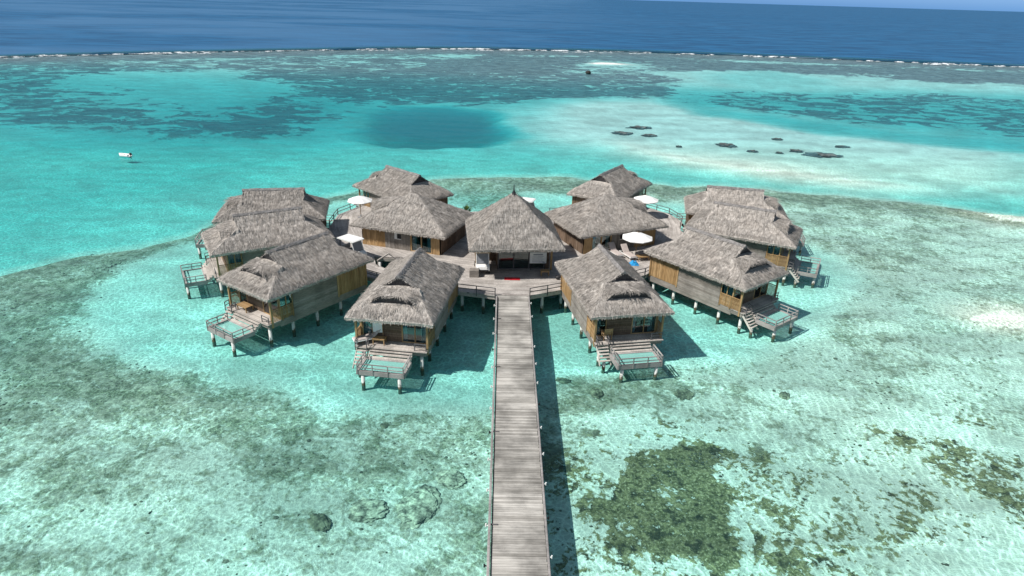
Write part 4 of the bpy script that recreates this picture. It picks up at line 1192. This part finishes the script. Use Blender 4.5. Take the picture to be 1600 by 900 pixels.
# towel heap
tw = MB(); N = 14
vs, fs = [], []
for i in range(N):
    for j in range(N):
        u, v = i / (N - 1) - .5, j / (N - 1) - .5
        rr = min(1, 2 * math.hypot(u, v))
        hh = (1 - rr ** 2) * 0.34 * (0.6 + 0.8 * mnoise.noise((u * 5, v * 5, 2)) + 0.3)
        vs.append((u * (0.95 + .2 * mnoise.noise((u * 3, v * 3, 5))), v * 0.75, max(0.012, hh)))
fs = [(i * N + j, i * N + j + 1, (i + 1) * N + j + 1, (i + 1) * N + j) for i in range(N - 1) for j in range(N - 1)]
tw.add(vs, fs)
o = tw.build('towel', 'blue_cloth', None, True); o.location = (11.75, 54.25, DZ + 0.002)
tag(o, 'crumpled bright blue towel lying on the deck in front of the wooden table', 'towel')

# golf carts
def cart(label, x, y, rz, roof='white_paint', body='white_paint'):
    c = empty('golf_cart', (x, y, DZ), rz, label, 'golf cart', 'golf carts parked on the decks')
    # profile along x (front +x), width along y
    def prism(pts, y0, y1):
        m = MB(); n = len(pts)
        m.add([(p[0], y0, p[1]) for p in pts] + [(p[0], y1, p[1]) for p in pts], [tuple(range(n)), tuple(range(2 * n - 1, n - 1, -1))] + [(i, (i + 1) % n, n + (i + 1) % n, n + i) for i in range(n)])
        return m
    b = prism([(-1.15, 0.32), (1.12, 0.32), (1.20, 0.45), (1.14, 0.68), (0.92, 0.82), (0.66, 0.86), (0.60, 0.40), (-0.05, 0.38), (-0.08, 0.62), (-0.95, 0.62), (-1.0, 0.85), (-1.18, 0.80)], -0.58, 0.58)
    b.build('body', body, c)
    MB().cbox(-0.75, -0.02, -0.54, 0.54, 0.625, 0.76, 0.04).build('seat', 'dark_metal', c)
    s = MB(); s.cbox(-0.93, -0.78, -0.54, 0.54, 0.76, 1.16, 0.04); s.build('backrest', 'grey_plastic', c)
    for x_, sx in ((0.78, 1), (-0.82, 1)):
        for y_ in (-0.55, 0.55):
            w = MB(); w.tube((x_, y_ - 0.09, 0.22), (x_, y_ + 0.09, 0.22), 0.22, n=16); w = w.build('wheel', 'black_rubber', c)
            h = MB(); yo = 0.095 if y_ > 0 else -0.095; h.tube((x_, y_ + yo - 0.006, 0.22), (x_, y_ + yo + 0.006, 0.22), 0.12, n=12); h.build('hub_cap', 'white_paint', w)
    for y_ in (-0.52, 0.52):
        MB().bar((0.86, y_, 0.80), (0.52, y_, 1.80), 0.06).build('pillar', body, c)
        MB().bar((-0.98, y_, 0.82), (-0.88, y_, 1.80), 0.045).build('pillar', 'dark_metal', c)
        hl = MB(); hl.tube((1.15, y_ * 0.75, 0.60), (1.205, y_ * 0.75, 0.58), 0.075, n=10); hl.build('headlight', 'canvas_white', c)
    ws = MB(); ws.add([(0.83, -0.48, 0.88), (0.83, 0.48, 0.88), (0.55, 0.48, 1.74), (0.55, -0.48, 1.74)], [(0, 1, 2, 3)]); ws.build('windshield', 'grey_plastic', c)
    st = MB(); st.tube((0.62, 0.26, 0.80), (0.42, 0.26, 1.02), 0.025); st.tube((0.43, 0.26, 1.0), (0.41, 0.26, 1.03), 0.17, n=14); st.build('steering_wheel', 'dark_metal', c)
    r = MB()
    prof = [(-1.18, 0.0), (-1.1, 0.07), (0.7, 0.09), (0.86, 0.03), (0.84, -0.03), (-1.15, -0.04)]
    r = prism([(p[0], 1.83 + p[1]) for p in prof], -0.64, 0.64)
    r = r.build('roof', roof, c)
    MB().bar((1.10, -0.5, 0.36), (1.22, -0.5, 0.36), 0.001) 
    bp = MB(); bp.bar((1.215, -0.5, 0.40), (1.215, 0.5, 0.40), 0.05, 0.12); bp.build('bumper', 'dark_metal', c)
    return c
cart('golf cart parked under the eave of the pointed hut, tan roof and grey windscreen', -1.55, 52.25, math.radians(-86), 'tan_vinyl')
c2 = cart('golf cart with white roof beside the left pavilion, half hidden by thatch', -12.9, 54.1, math.radians(-35))
cart('golf cart with white roof behind the pointed hut, rear deck', 2.6, 67.4, math.radians(-20))

# hut forecourt
m = MB(); m.box(-0.64, 0.64, -0.27, 0.27, 0, 0.018)
o = m.build('door_mat', 'red_mat'); o.location = (1.0, 50.35, DZ + 0.003); tag(o, 'red door mat before the pointed hut at the head of the jetty', 'mat')
sg = empty('notice_board', (3.20, 52.45, DZ), math.radians(5), 'white notice board with printed lines on the glass of the pointed hut', 'sign')
MB().cbox(-0.72, 0.72, -0.03, 0.02, 0.62, 1.62, 0.012).build('panel', 'white_paint', sg)
ln = MB()
ln.box(-0.42, 0.40, -0.036, -0.031, 1.36, 1.46)
for k in range(5): ln.box(-0.50, 0.50 - 0.12 * (k % 2), -0.036, -0.031, 1.22 - 0.11 * k, 1.245 - 0.11 * k)
ln.box(0.38, 0.58, -0.036, -0.031, 0.68, 0.74)
ln.build('lettering', 'grey_plastic', sg)
for s in (-0.6, 0.6): MB().bar((s, 0.0, 0), (s, 0.0, 0.62), 0.05).build('leg', 'dark_metal', sg)
table('wooden_stool', 'small orange wooden stool below the white notice board', 3.75, 51.30, 0.08, 0.36, 0.24, 0.46, 'stool')
pb = MB(); pb.cbox(-0.40, 0.40, -0.30, 0.30, 0.0, 0.62, 0.03)
o = pb.build('storage_box', 'grey_boards'); o.location = (-2.15, 50.75, DZ); tag(o, 'grey board box at the front left corner of the pointed hut', 'box')
# dark bag with rope
bg_ = empty('bag_heap', (4.95, 50.55, DZ), 0.3, 'dark bag and rope heaped at the front right corner of the pointed hut', 'bag')
def lump(name, rx, ry, rz_, mat, parent, seed, loc=(0, 0, 0), amp=0.25, fr=2.0, n=2, flat=True):
    bm = bmesh.new(); bmesh.ops.create_icosphere(bm, subdivisions=n, radius=1)
    for v in bm.verts:
        k = 1 + amp * mnoise.noise(v.co * fr + Vector((seed * 3.7, seed, 0))) + amp * 0.5 * mnoise.noise(v.co * fr * 2.7 + Vector((seed, 0, seed)))
        v.co = Vector((v.co.x * rx * k, v.co.y * ry * k, v.co.z * rz_ * k + (rz_ * 0.75 if flat else 0)))
        if flat: v.co.z = max(v.co.z, 0.0)
        v.co += Vector(loc)
    me = bpy.data.meshes.new(name); bm.to_mesh(me); bm.free(); me.materials.append(MAT[mat])
    me.polygons.foreach_set('use_smooth', [True] * len(me.polygons))
    o = bpy.data.objects.new(name, me); COL.objects.link(o)
    if parent: o.parent = parent
    return o
lump('bag', 0.42, 0.26, 0.22, 'dark_metal', bg_, 4)
rp = MB()
for i in range(26):
    a, b = i * 0.5, (i + 1) * 0.5
    f = lambda t: (0.15 + 0.22 * math.cos(t), -0.22 + 0.14 * math.sin(t), 0.06 + 0.01 * t)
    rp.tube(f(a), f(b), 0.022, n=5, cap=False)
rp.build('rope', 'grey_rail', bg_)

# plant pot and folded chair between the left pavilion and the hut
pl = empty('potted_plant', (-3.7, 67.3, DZ), 0, 'small green plant in a pot behind the left pavilion at the rear deck', 'plant')
pp = MB(); pp.tube((0, 0, 0), (0, 0, 0.4), 0.2, 0.26, 12); pp.build('pot', 'brown_boards', pl)
lf = MB(); R3 = random.Random(3)
for i in range(70):
    a, t, L = R3.uniform(0, 2 * PI), R3.uniform(0.2, 1.2), R3.uniform(0.4, 0.8)
    d = Vector((math.cos(a) * math.sin(t), math.sin(a) * math.sin(t), math.cos(t))); s = d.cross(Vector((0, 0, 1))).normalized() * 0.05
    p0 = Vector((0, 0, 0.4)) + d * 0.1; pm = p0 + d * L * 0.6; p1 = p0 + d * L - Vector((0, 0, 0.08))
    lf.add([p0, pm + s, p1, pm - s], [(0, 1, 2, 3)])
lf.build('leaves', 'leaf', pl)
chair('pale chair on the deck passage between the left pavilion and the pointed hut', -4.0, 62.6, 0.9, cush='white_paint')

# porch furniture of the villas in front
def on_villa(i, r, s, rz=0.0):
    x, y, a, _ = VILLAS[i]; a = math.radians(a)
    return x + r * math.cos(a) - s * math.sin(a), y + r * math.sin(a) + s * math.cos(a), a + rz
x, y, a = on_villa(0, 4.15, -0.95); table('wooden_table', 'small orange wooden table on the porch of the front villa left of the jetty', x, y, a + PI / 2, 0.42, 0.27, 0.42, z=FL)
x, y, a = on_villa(0, 4.05, -1.75, 2.2); lounger('pale lounger in the porch corner of the front villa left of the jetty', x, y, a); 
x, y, a = on_villa(2, 4.25, -0.95); table('wooden_bench', 'orange wooden bench on the sunlit porch of the left front villa', x, y, a + PI / 2, 0.55, 0.33, 0.42, 'bench', z=FL)
x, y, a = on_villa(1, 4.15, -1.45); chair('orange wooden armchair on the porch of the front villa right of the jetty', x, y, a - PI / 2, z=FL)
x, y, a = on_villa(0, 3.80, -1.15)
tl = empty('drying_towel', (x, y, FL), a, 'white towel hung on a rack at the wall of the front left villa porch', 'towel')
cv = MB(); 
vs = []
for i in range(9):
    for j in range(9): vs.append((0.05 + 0.03 * math.sin(i * 1.4 + j * .3), -0.32 + 0.08 * i, 0.65 + 0.95 * j / 8))
cv.add(vs, [(i * 9 + j, i * 9 + j + 1, (i + 1) * 9 + j + 1, (i + 1) * 9 + j) for i in range(8) for j in range(8)])
cv.build('cloth', 'canvas_white', tl)
rk = MB(); rk.bar((0.05, -0.36, 1.62), (0.05, 0.36, 1.62), 0.03); rk.bar((0.05, -0.36, 0), (0.05, -0.36, 1.62), 0.03); rk.bar((0.05, 0.36, 0), (0.05, 0.36, 1.62), 0.03); rk.build('rack', 'golden_wood', tl)

# ------------------------------------------------------------------ dinghy on the lagoon
dg = empty('dinghy', (-55.2, 96.6, 0), math.radians(-12), 'small white dinghy afloat alone on the lagoon, dark outboard motor', 'boat')
h = MB(); st = 14; vs = []; 
for i in range(st):
    t = i / (st - 1); x = -1.25 + 2.5 * t
    w = 0.62 * (1 - max(0, (t - 0.45) / 0.55) ** 2.4 * 0.95)
    zt = 0.42 + 0.16 * t ** 2
    for yy, zz in ((-w, zt), (-w * 0.86, 0.02), (0, -0.12 + 0.10 * t ** 3), (w * 0.86, 0.02), (w, zt), (w * 0.80, zt + 0.03), (w * 0.72, 0.14), (-w * 0.72, 0.14), (-w * 0.80, zt + 0.03)): vs.append((-x, yy, zz))
m_ = 9
h.add(vs, [(i * m_ + j, i * m_ + (j + 1) % m_, (i + 1) * m_ + (j + 1) % m_, (i + 1) * m_ + j) for i in range(st - 1) for j in range(m_)] + [tuple(range(m_)), tuple((st - 1) * m_ + j for j in range(m_))])
h.build('hull', 'white_paint', dg, True)
for xx in (-0.35, 0.45): MB().cbox(xx - 0.14, xx + 0.14, -0.46, 0.46, 0.26, 0.31, 0.02).build('thwart', 'grey_plastic', dg)
m = MB(); m.cbox(1.22, 1.62, -0.16, 0.16, 0.38, 0.78, 0.05); m.bar((1.40, 0, -0.3), (1.40, 0, 0.4), 0.10); m.build('outboard', 'dark_metal', dg)

dg.scale = (0.72, 0.78, 0.8)
# ------------------------------------------------------------------ coral heads under water
def depth_at(x, y):
    d = lagoon(np.array([float(x)]), np.array([float(y)]))[0][0]
    return float(d)
plain('coral', (0.34, 0.32, 0.23), 0.95, 0.8, 3.2)
plain('coral_dark', (0.16, 0.15, 0.095), 0.95, 0.7, 3.0)
plain('coral_blue', (0.085, 0.105, 0.105), 0.95, 0.6, 0.9)
corals = [
    (-6.4, 26.1, 0.95, 0.72, 'coral', 'rounded coral boulder left of the jetty with a dark shaded rim', 'coral boulders near the jetty'),
    (-3.9, 26.4, 1.40, 0.95, 'coral', 'widest coral boulder left of the jetty, brownish top', 'coral boulders near the jetty'),
    (-2.4, 28.6, 0.75, 0.62, 'coral', 'smooth round coral boulder nearest the jetty', 'coral boulders near the jetty'),
    (-8.6, 25.2, 0.40, 0.70, 'coral_dark', 'ragged dark coral clump left of the rounded boulder', 'coral boulders near the jetty'),
    (-6.8, 33.3, 0.28, 0.22, 'coral_dark', 'small dark brown coral lump in front of the left front villa', 'coral boulders near the jetty'),
    (12.4, 37.3, 0.60, 0.55, 'coral_dark', 'dark coral lump in front of the right front villa net', 'coral boulders near the jetty'),
    (6.6, 37.3, 0.55, 0.40, 'coral_dark', 'dark green coral lump right of the jetty shadow', 'coral boulders near the jetty'),
    (4.5, 38.9, 0.50, 0.35, 'coral_dark', 'dark coral lump at the edge of the jetty shadow', 'coral boulders near the jetty'),
    (19.2, 37.4, 0.45, 0.30, 'coral_dark', 'small blue black coral lump far right of the jetty', 'coral boulders near the jetty'),
    (56.0, 114.6, 3.9, 2.6, 'coral_blue', 'largest dark coral patch on the pale sandbar right', 'dark coral patches on the sandbar'),
    (52.3, 117.3, 1.6, 1.2, 'coral_blue', 'dark coral patch touching the left end of the largest one', 'dark coral patches on the sandbar'),
    (40.9, 120.9, 2.2, 2.1, 'coral_blue', 'oval dark coral patch left of the largest on the sandbar', 'dark coral patches on the sandbar'),
    (23.2, 130.1, 2.4, 2.0, 'coral_blue', 'leftmost dark coral patch of the sandbar trio', 'dark coral patches on the sandbar'),
    (28.0, 136.8, 3.1, 1.9, 'coral_blue', 'farthest dark coral patch of the sandbar trio', 'dark coral patches on the sandbar'),
    (28.2, 128.4, 1.8, 1.4, 'coral_blue', 'right lower dark coral patch of the sandbar trio', 'dark coral patches on the sandbar'),
    (62.8, 122.3, 1.9, 1.0, 'coral_blue', 'thin dark coral patch right of and beyond the largest one', 'dark coral patches on the sandbar'),
    (52.9, 127.9, 1.5, 0.8, 'coral_blue', 'faint small coral patch beyond the oval one', 'dark coral patches on the sandbar'),
    (44.0, 116.0, 1.3, 0.7, 'coral_blue', 'thin coral streak just right below the oval patch', 'dark coral patches on the sandbar'),
    (48.5, 115.2, 0.9, 0.5, 'coral_blue', 'smallest coral streak left of the largest patch', 'dark coral patches on the sandbar'),
    (31.5, 118.3, 0.7, 0.5, 'coral_blue', 'lone tiny coral dot between the trio and the oval patch', 'dark coral patches on the sandbar'),
]
for i, (x, y, rx, ry, mat, lab, grp) in enumerate(corals):
    x, y = x * 0.969, y * 0.969
    d = depth_at(x, y) * ZD
    hgt = min(0.5 * min(rx, ry), d * 0.8) if y < 60 else 0.35
    sc_ = 1.0 if y < 60 else 0.68
    rx, ry = rx * sc_, ry * sc_
    o = lump('coral_boulder' if y < 60 else 'coral_patch', rx, ry, hgt / 1.75, mat, None, i + 2, amp=0.34 if y < 60 else 0.6, fr=2.0, n=5)
    o.location = (x, y, -d - 0.05); o.rotation_euler = (0, 0, i * 1.3)
    if y > 60: o.rotation_euler = (0, 0, 0.15 * math.sin(i))
    tag(o, lab, 'coral', grp)

# loose coral rubble strewn over the shelf: uncountable
rb = MB(); R4 = random.Random(11)
ico = bmesh.new(); bmesh.ops.create_icosphere(ico, subdivisions=1, radius=1)
iv = [v.co.copy() for v in ico.verts]; jf = [tuple(v.index for v in f.verts) for f in ico.faces]; ico.free()
cx = np.array([R4.uniform(-40, 42) for _ in range(30000)]); cy = np.array([19 + 50 * R4.random() ** 1.3 for _ in range(30000)])
dp, wd, fr_, bw, se = lagoon(cx, cy)
cl = fbm(cx, cy, 1.6, 77) * 0.5 + fbm(cx, cy, 5, 78) * 0.5
cnt = 0
for i in range(len(cx)):
    if abs(cx[i]) > cy[i] * 0.86 + 2: continue
    pr = (wd[i] - 0.15) * 1.2 * max(0, (cl[i] - 0.50)) * (7 if cy[i] > 28 else 3)
    if R4.random() < pr and cnt < 5200:
        cnt += 1
        s = R4.uniform(0.03, 0.09) * (1.7 if R4.random() < 0.06 else 1)
        z0 = -dp[i] * ZD
        a, b, c = R4.uniform(.7, 1.5), R4.uniform(.7, 1.3), R4.uniform(.4, .8)
        rb.add([(cx[i] + v.x * s * a * (1 + .3 * mnoise.noise(v * 2 + Vector((i, 0, 0)))), cy[i] + v.y * s * b, z0 + v.z * s * c) for v in iv], jf)
timber('rubble', (0.06, 0.06, 0.04), (0.30, 0.28, 0.20), (6, 6, 6))
o = rb.build('coral_rubble', 'rubble'); o['kind'] = 'stuff'

# ------------------------------------------------------------------ surf on the reef edge and the far islet rock
t = NT('foam')
n = t.noise(t.pos(), 1.2, 4)
t.pbr(t.mix(n, (0.66, 0.70, 0.72), (0.86, 0.88, 0.88)), 0.9)
fp = t.mapping(t.pos(), (0.33, 0.55, 1))
al = t.ramp(t.noise(fp, 1.0, 5, 0.7), 0.45, 0.60)
b_ = [q for q in t.t.nodes if q.type == 'BSDF_PRINCIPLED'][0]
t.set(b_.inputs['Alpha'], al)
MAT['foam'] = t.m
t = NT('wave_face'); MAT['wave_face'] = t.pbr((0.008, 0.055, 0.10), 0.25, None, 0.4)
sf, wf = MB(), MB()
rl = SHAPES['reefline']; R5 = random.Random(9)
def ry_(x): return float(np.interp(x, [p[0] for p in rl], [p[1] for p in rl]))
segs = [(-171, -160, 1.6), (-159, -151, 3.0), (-148, -142, 1.4), (-141, -137, 1.5), (-133, -112, 2.4), (-107, -100, 1.2), (-96, -84, 1.0), (-78, -70, 1.8), (-64, -57, 1.4), (-54, -44, 2.0), (-40, -34, 1.2), (-30, 4, 1.8), (6, 12, 1.4), (14, 30, 1.8), (33, 37, 1.0), (40, 48, 1.4), (50, 56, 1.0), (66, 70, 1.2), (82, 92, 1.0), (96, 100, 1.2),
        (113, 138, 3.0), (146, 149, 1.4), (153, 157, 1.6), (168, 174, 1.2), (180, 184, 1.4), (187, 191, 2.2), (192, 217, 4.6), (189, 200, 2.0), (222, 227, 1.2), (232, 240, 1.0), (244, 252, 1.2)]
for a, b, wd_ in segs:
    n = max(3, int((b - a) / 1.3)); vs = []
    for i in range(n + 1):
        x = a + (b - a) * i / n; e = max(0.0, math.sin(PI * i / n)) ** 0.4
        y = ry_(x) + 1.0 * mnoise.noise((x * 0.1, 0, 0)) + (0 if wd_ != 2.0 or a != 189 else -6)
        w_ = 0.42 * wd_ * (0.5 + 0.9 * abs(mnoise.noise((x * 0.45, 3, 0))) + 0.25) * (0.25 + 0.75 * e)
        hh = 0.22 + 0.38 * e * min(1, wd_ / 2.2) * (0.8 + 0.5 * mnoise.noise((x * 0.3, 7, 0)))
        vs += [(x, y - w_ * 1.1, 0.03), (x, y - w_ * 0.5, hh * 0.55), (x, y, hh), (x, y + 0.5, hh * 0.8), (x, y + 1.6, 0.02)]
    sf.add(vs, [(i * 5 + j, i * 5 + j + 1, (i + 1) * 5 + j + 1, (i + 1) * 5 + j) for i in range(n) for j in range(4)])
for k in range(70):
    a = R5.uniform(-170, 250); L_ = R5.uniform(2, 9); y0_ = -R5.uniform(0.5, 9) if R5.random() < 0.6 else R5.uniform(1, 5)
    n = max(3, int(L_ / 1.2)); vs = []
    for i in range(n + 1):
        x = a + L_ * i / n; y = ry_(x) + y0_ + mnoise.noise((x * .3, k, 0)); w_ = R5.uniform(0.3, 0.9) * math.sin(PI * (i + .3) / (n + .6))
        vs += [(x, y - w_, 0.03), (x, y, 0.12), (x, y + w_, 0.03)]
    sf.add(vs, [(i * 3 + j, i * 3 + j + 1, (i + 1) * 3 + j + 1, (i + 1) * 3 + j) for i in range(n) for j in range(2)])
o = sf.build('surf_foam', 'foam', None, True); o['kind'] = 'stuff'
for a, b in ((-150, -128), (-76, -52), (-20, -2), (140, 262), (60, 112), (-12, 30), (112, 140)):
    n = int((b - a) / 2); vs = []
    for i in range(n + 1):
        x = a + (b - a) * i / n; e = max(0.0, math.sin(PI * i / n)) ** 0.6
        y = ry_(x) + 4.5 + 1.5 * mnoise.noise((x * 0.06, 0, 4))
        hh = 0.9 * e * (0.7 + 0.6 * mnoise.noise((x * 0.12, 1, 0)))
        vs += [(x, y - 1.6, 0.02), (x, y - 0.5, hh * 0.75), (x, y, hh), (x, y + 4.0, 0.02)]
    wf.add(vs, [(i * 4 + j, i * 4 + j + 1, (i + 1) * 4 + j + 1, (i + 1) * 4 + j) for i in range(n) for j in range(3)])
o = wf.build('swell_wave', 'wave_face', None, True); o['kind'] = 'stuff'
o = lump('reef_rock', 0.9, 0.8, 0.6, 'rock_dark', None, 8, n=3); o.location = (28.0, 231.5, -0.15)
tag(o, 'lone black rock awash in front of the tiny sand islet', 'rock')
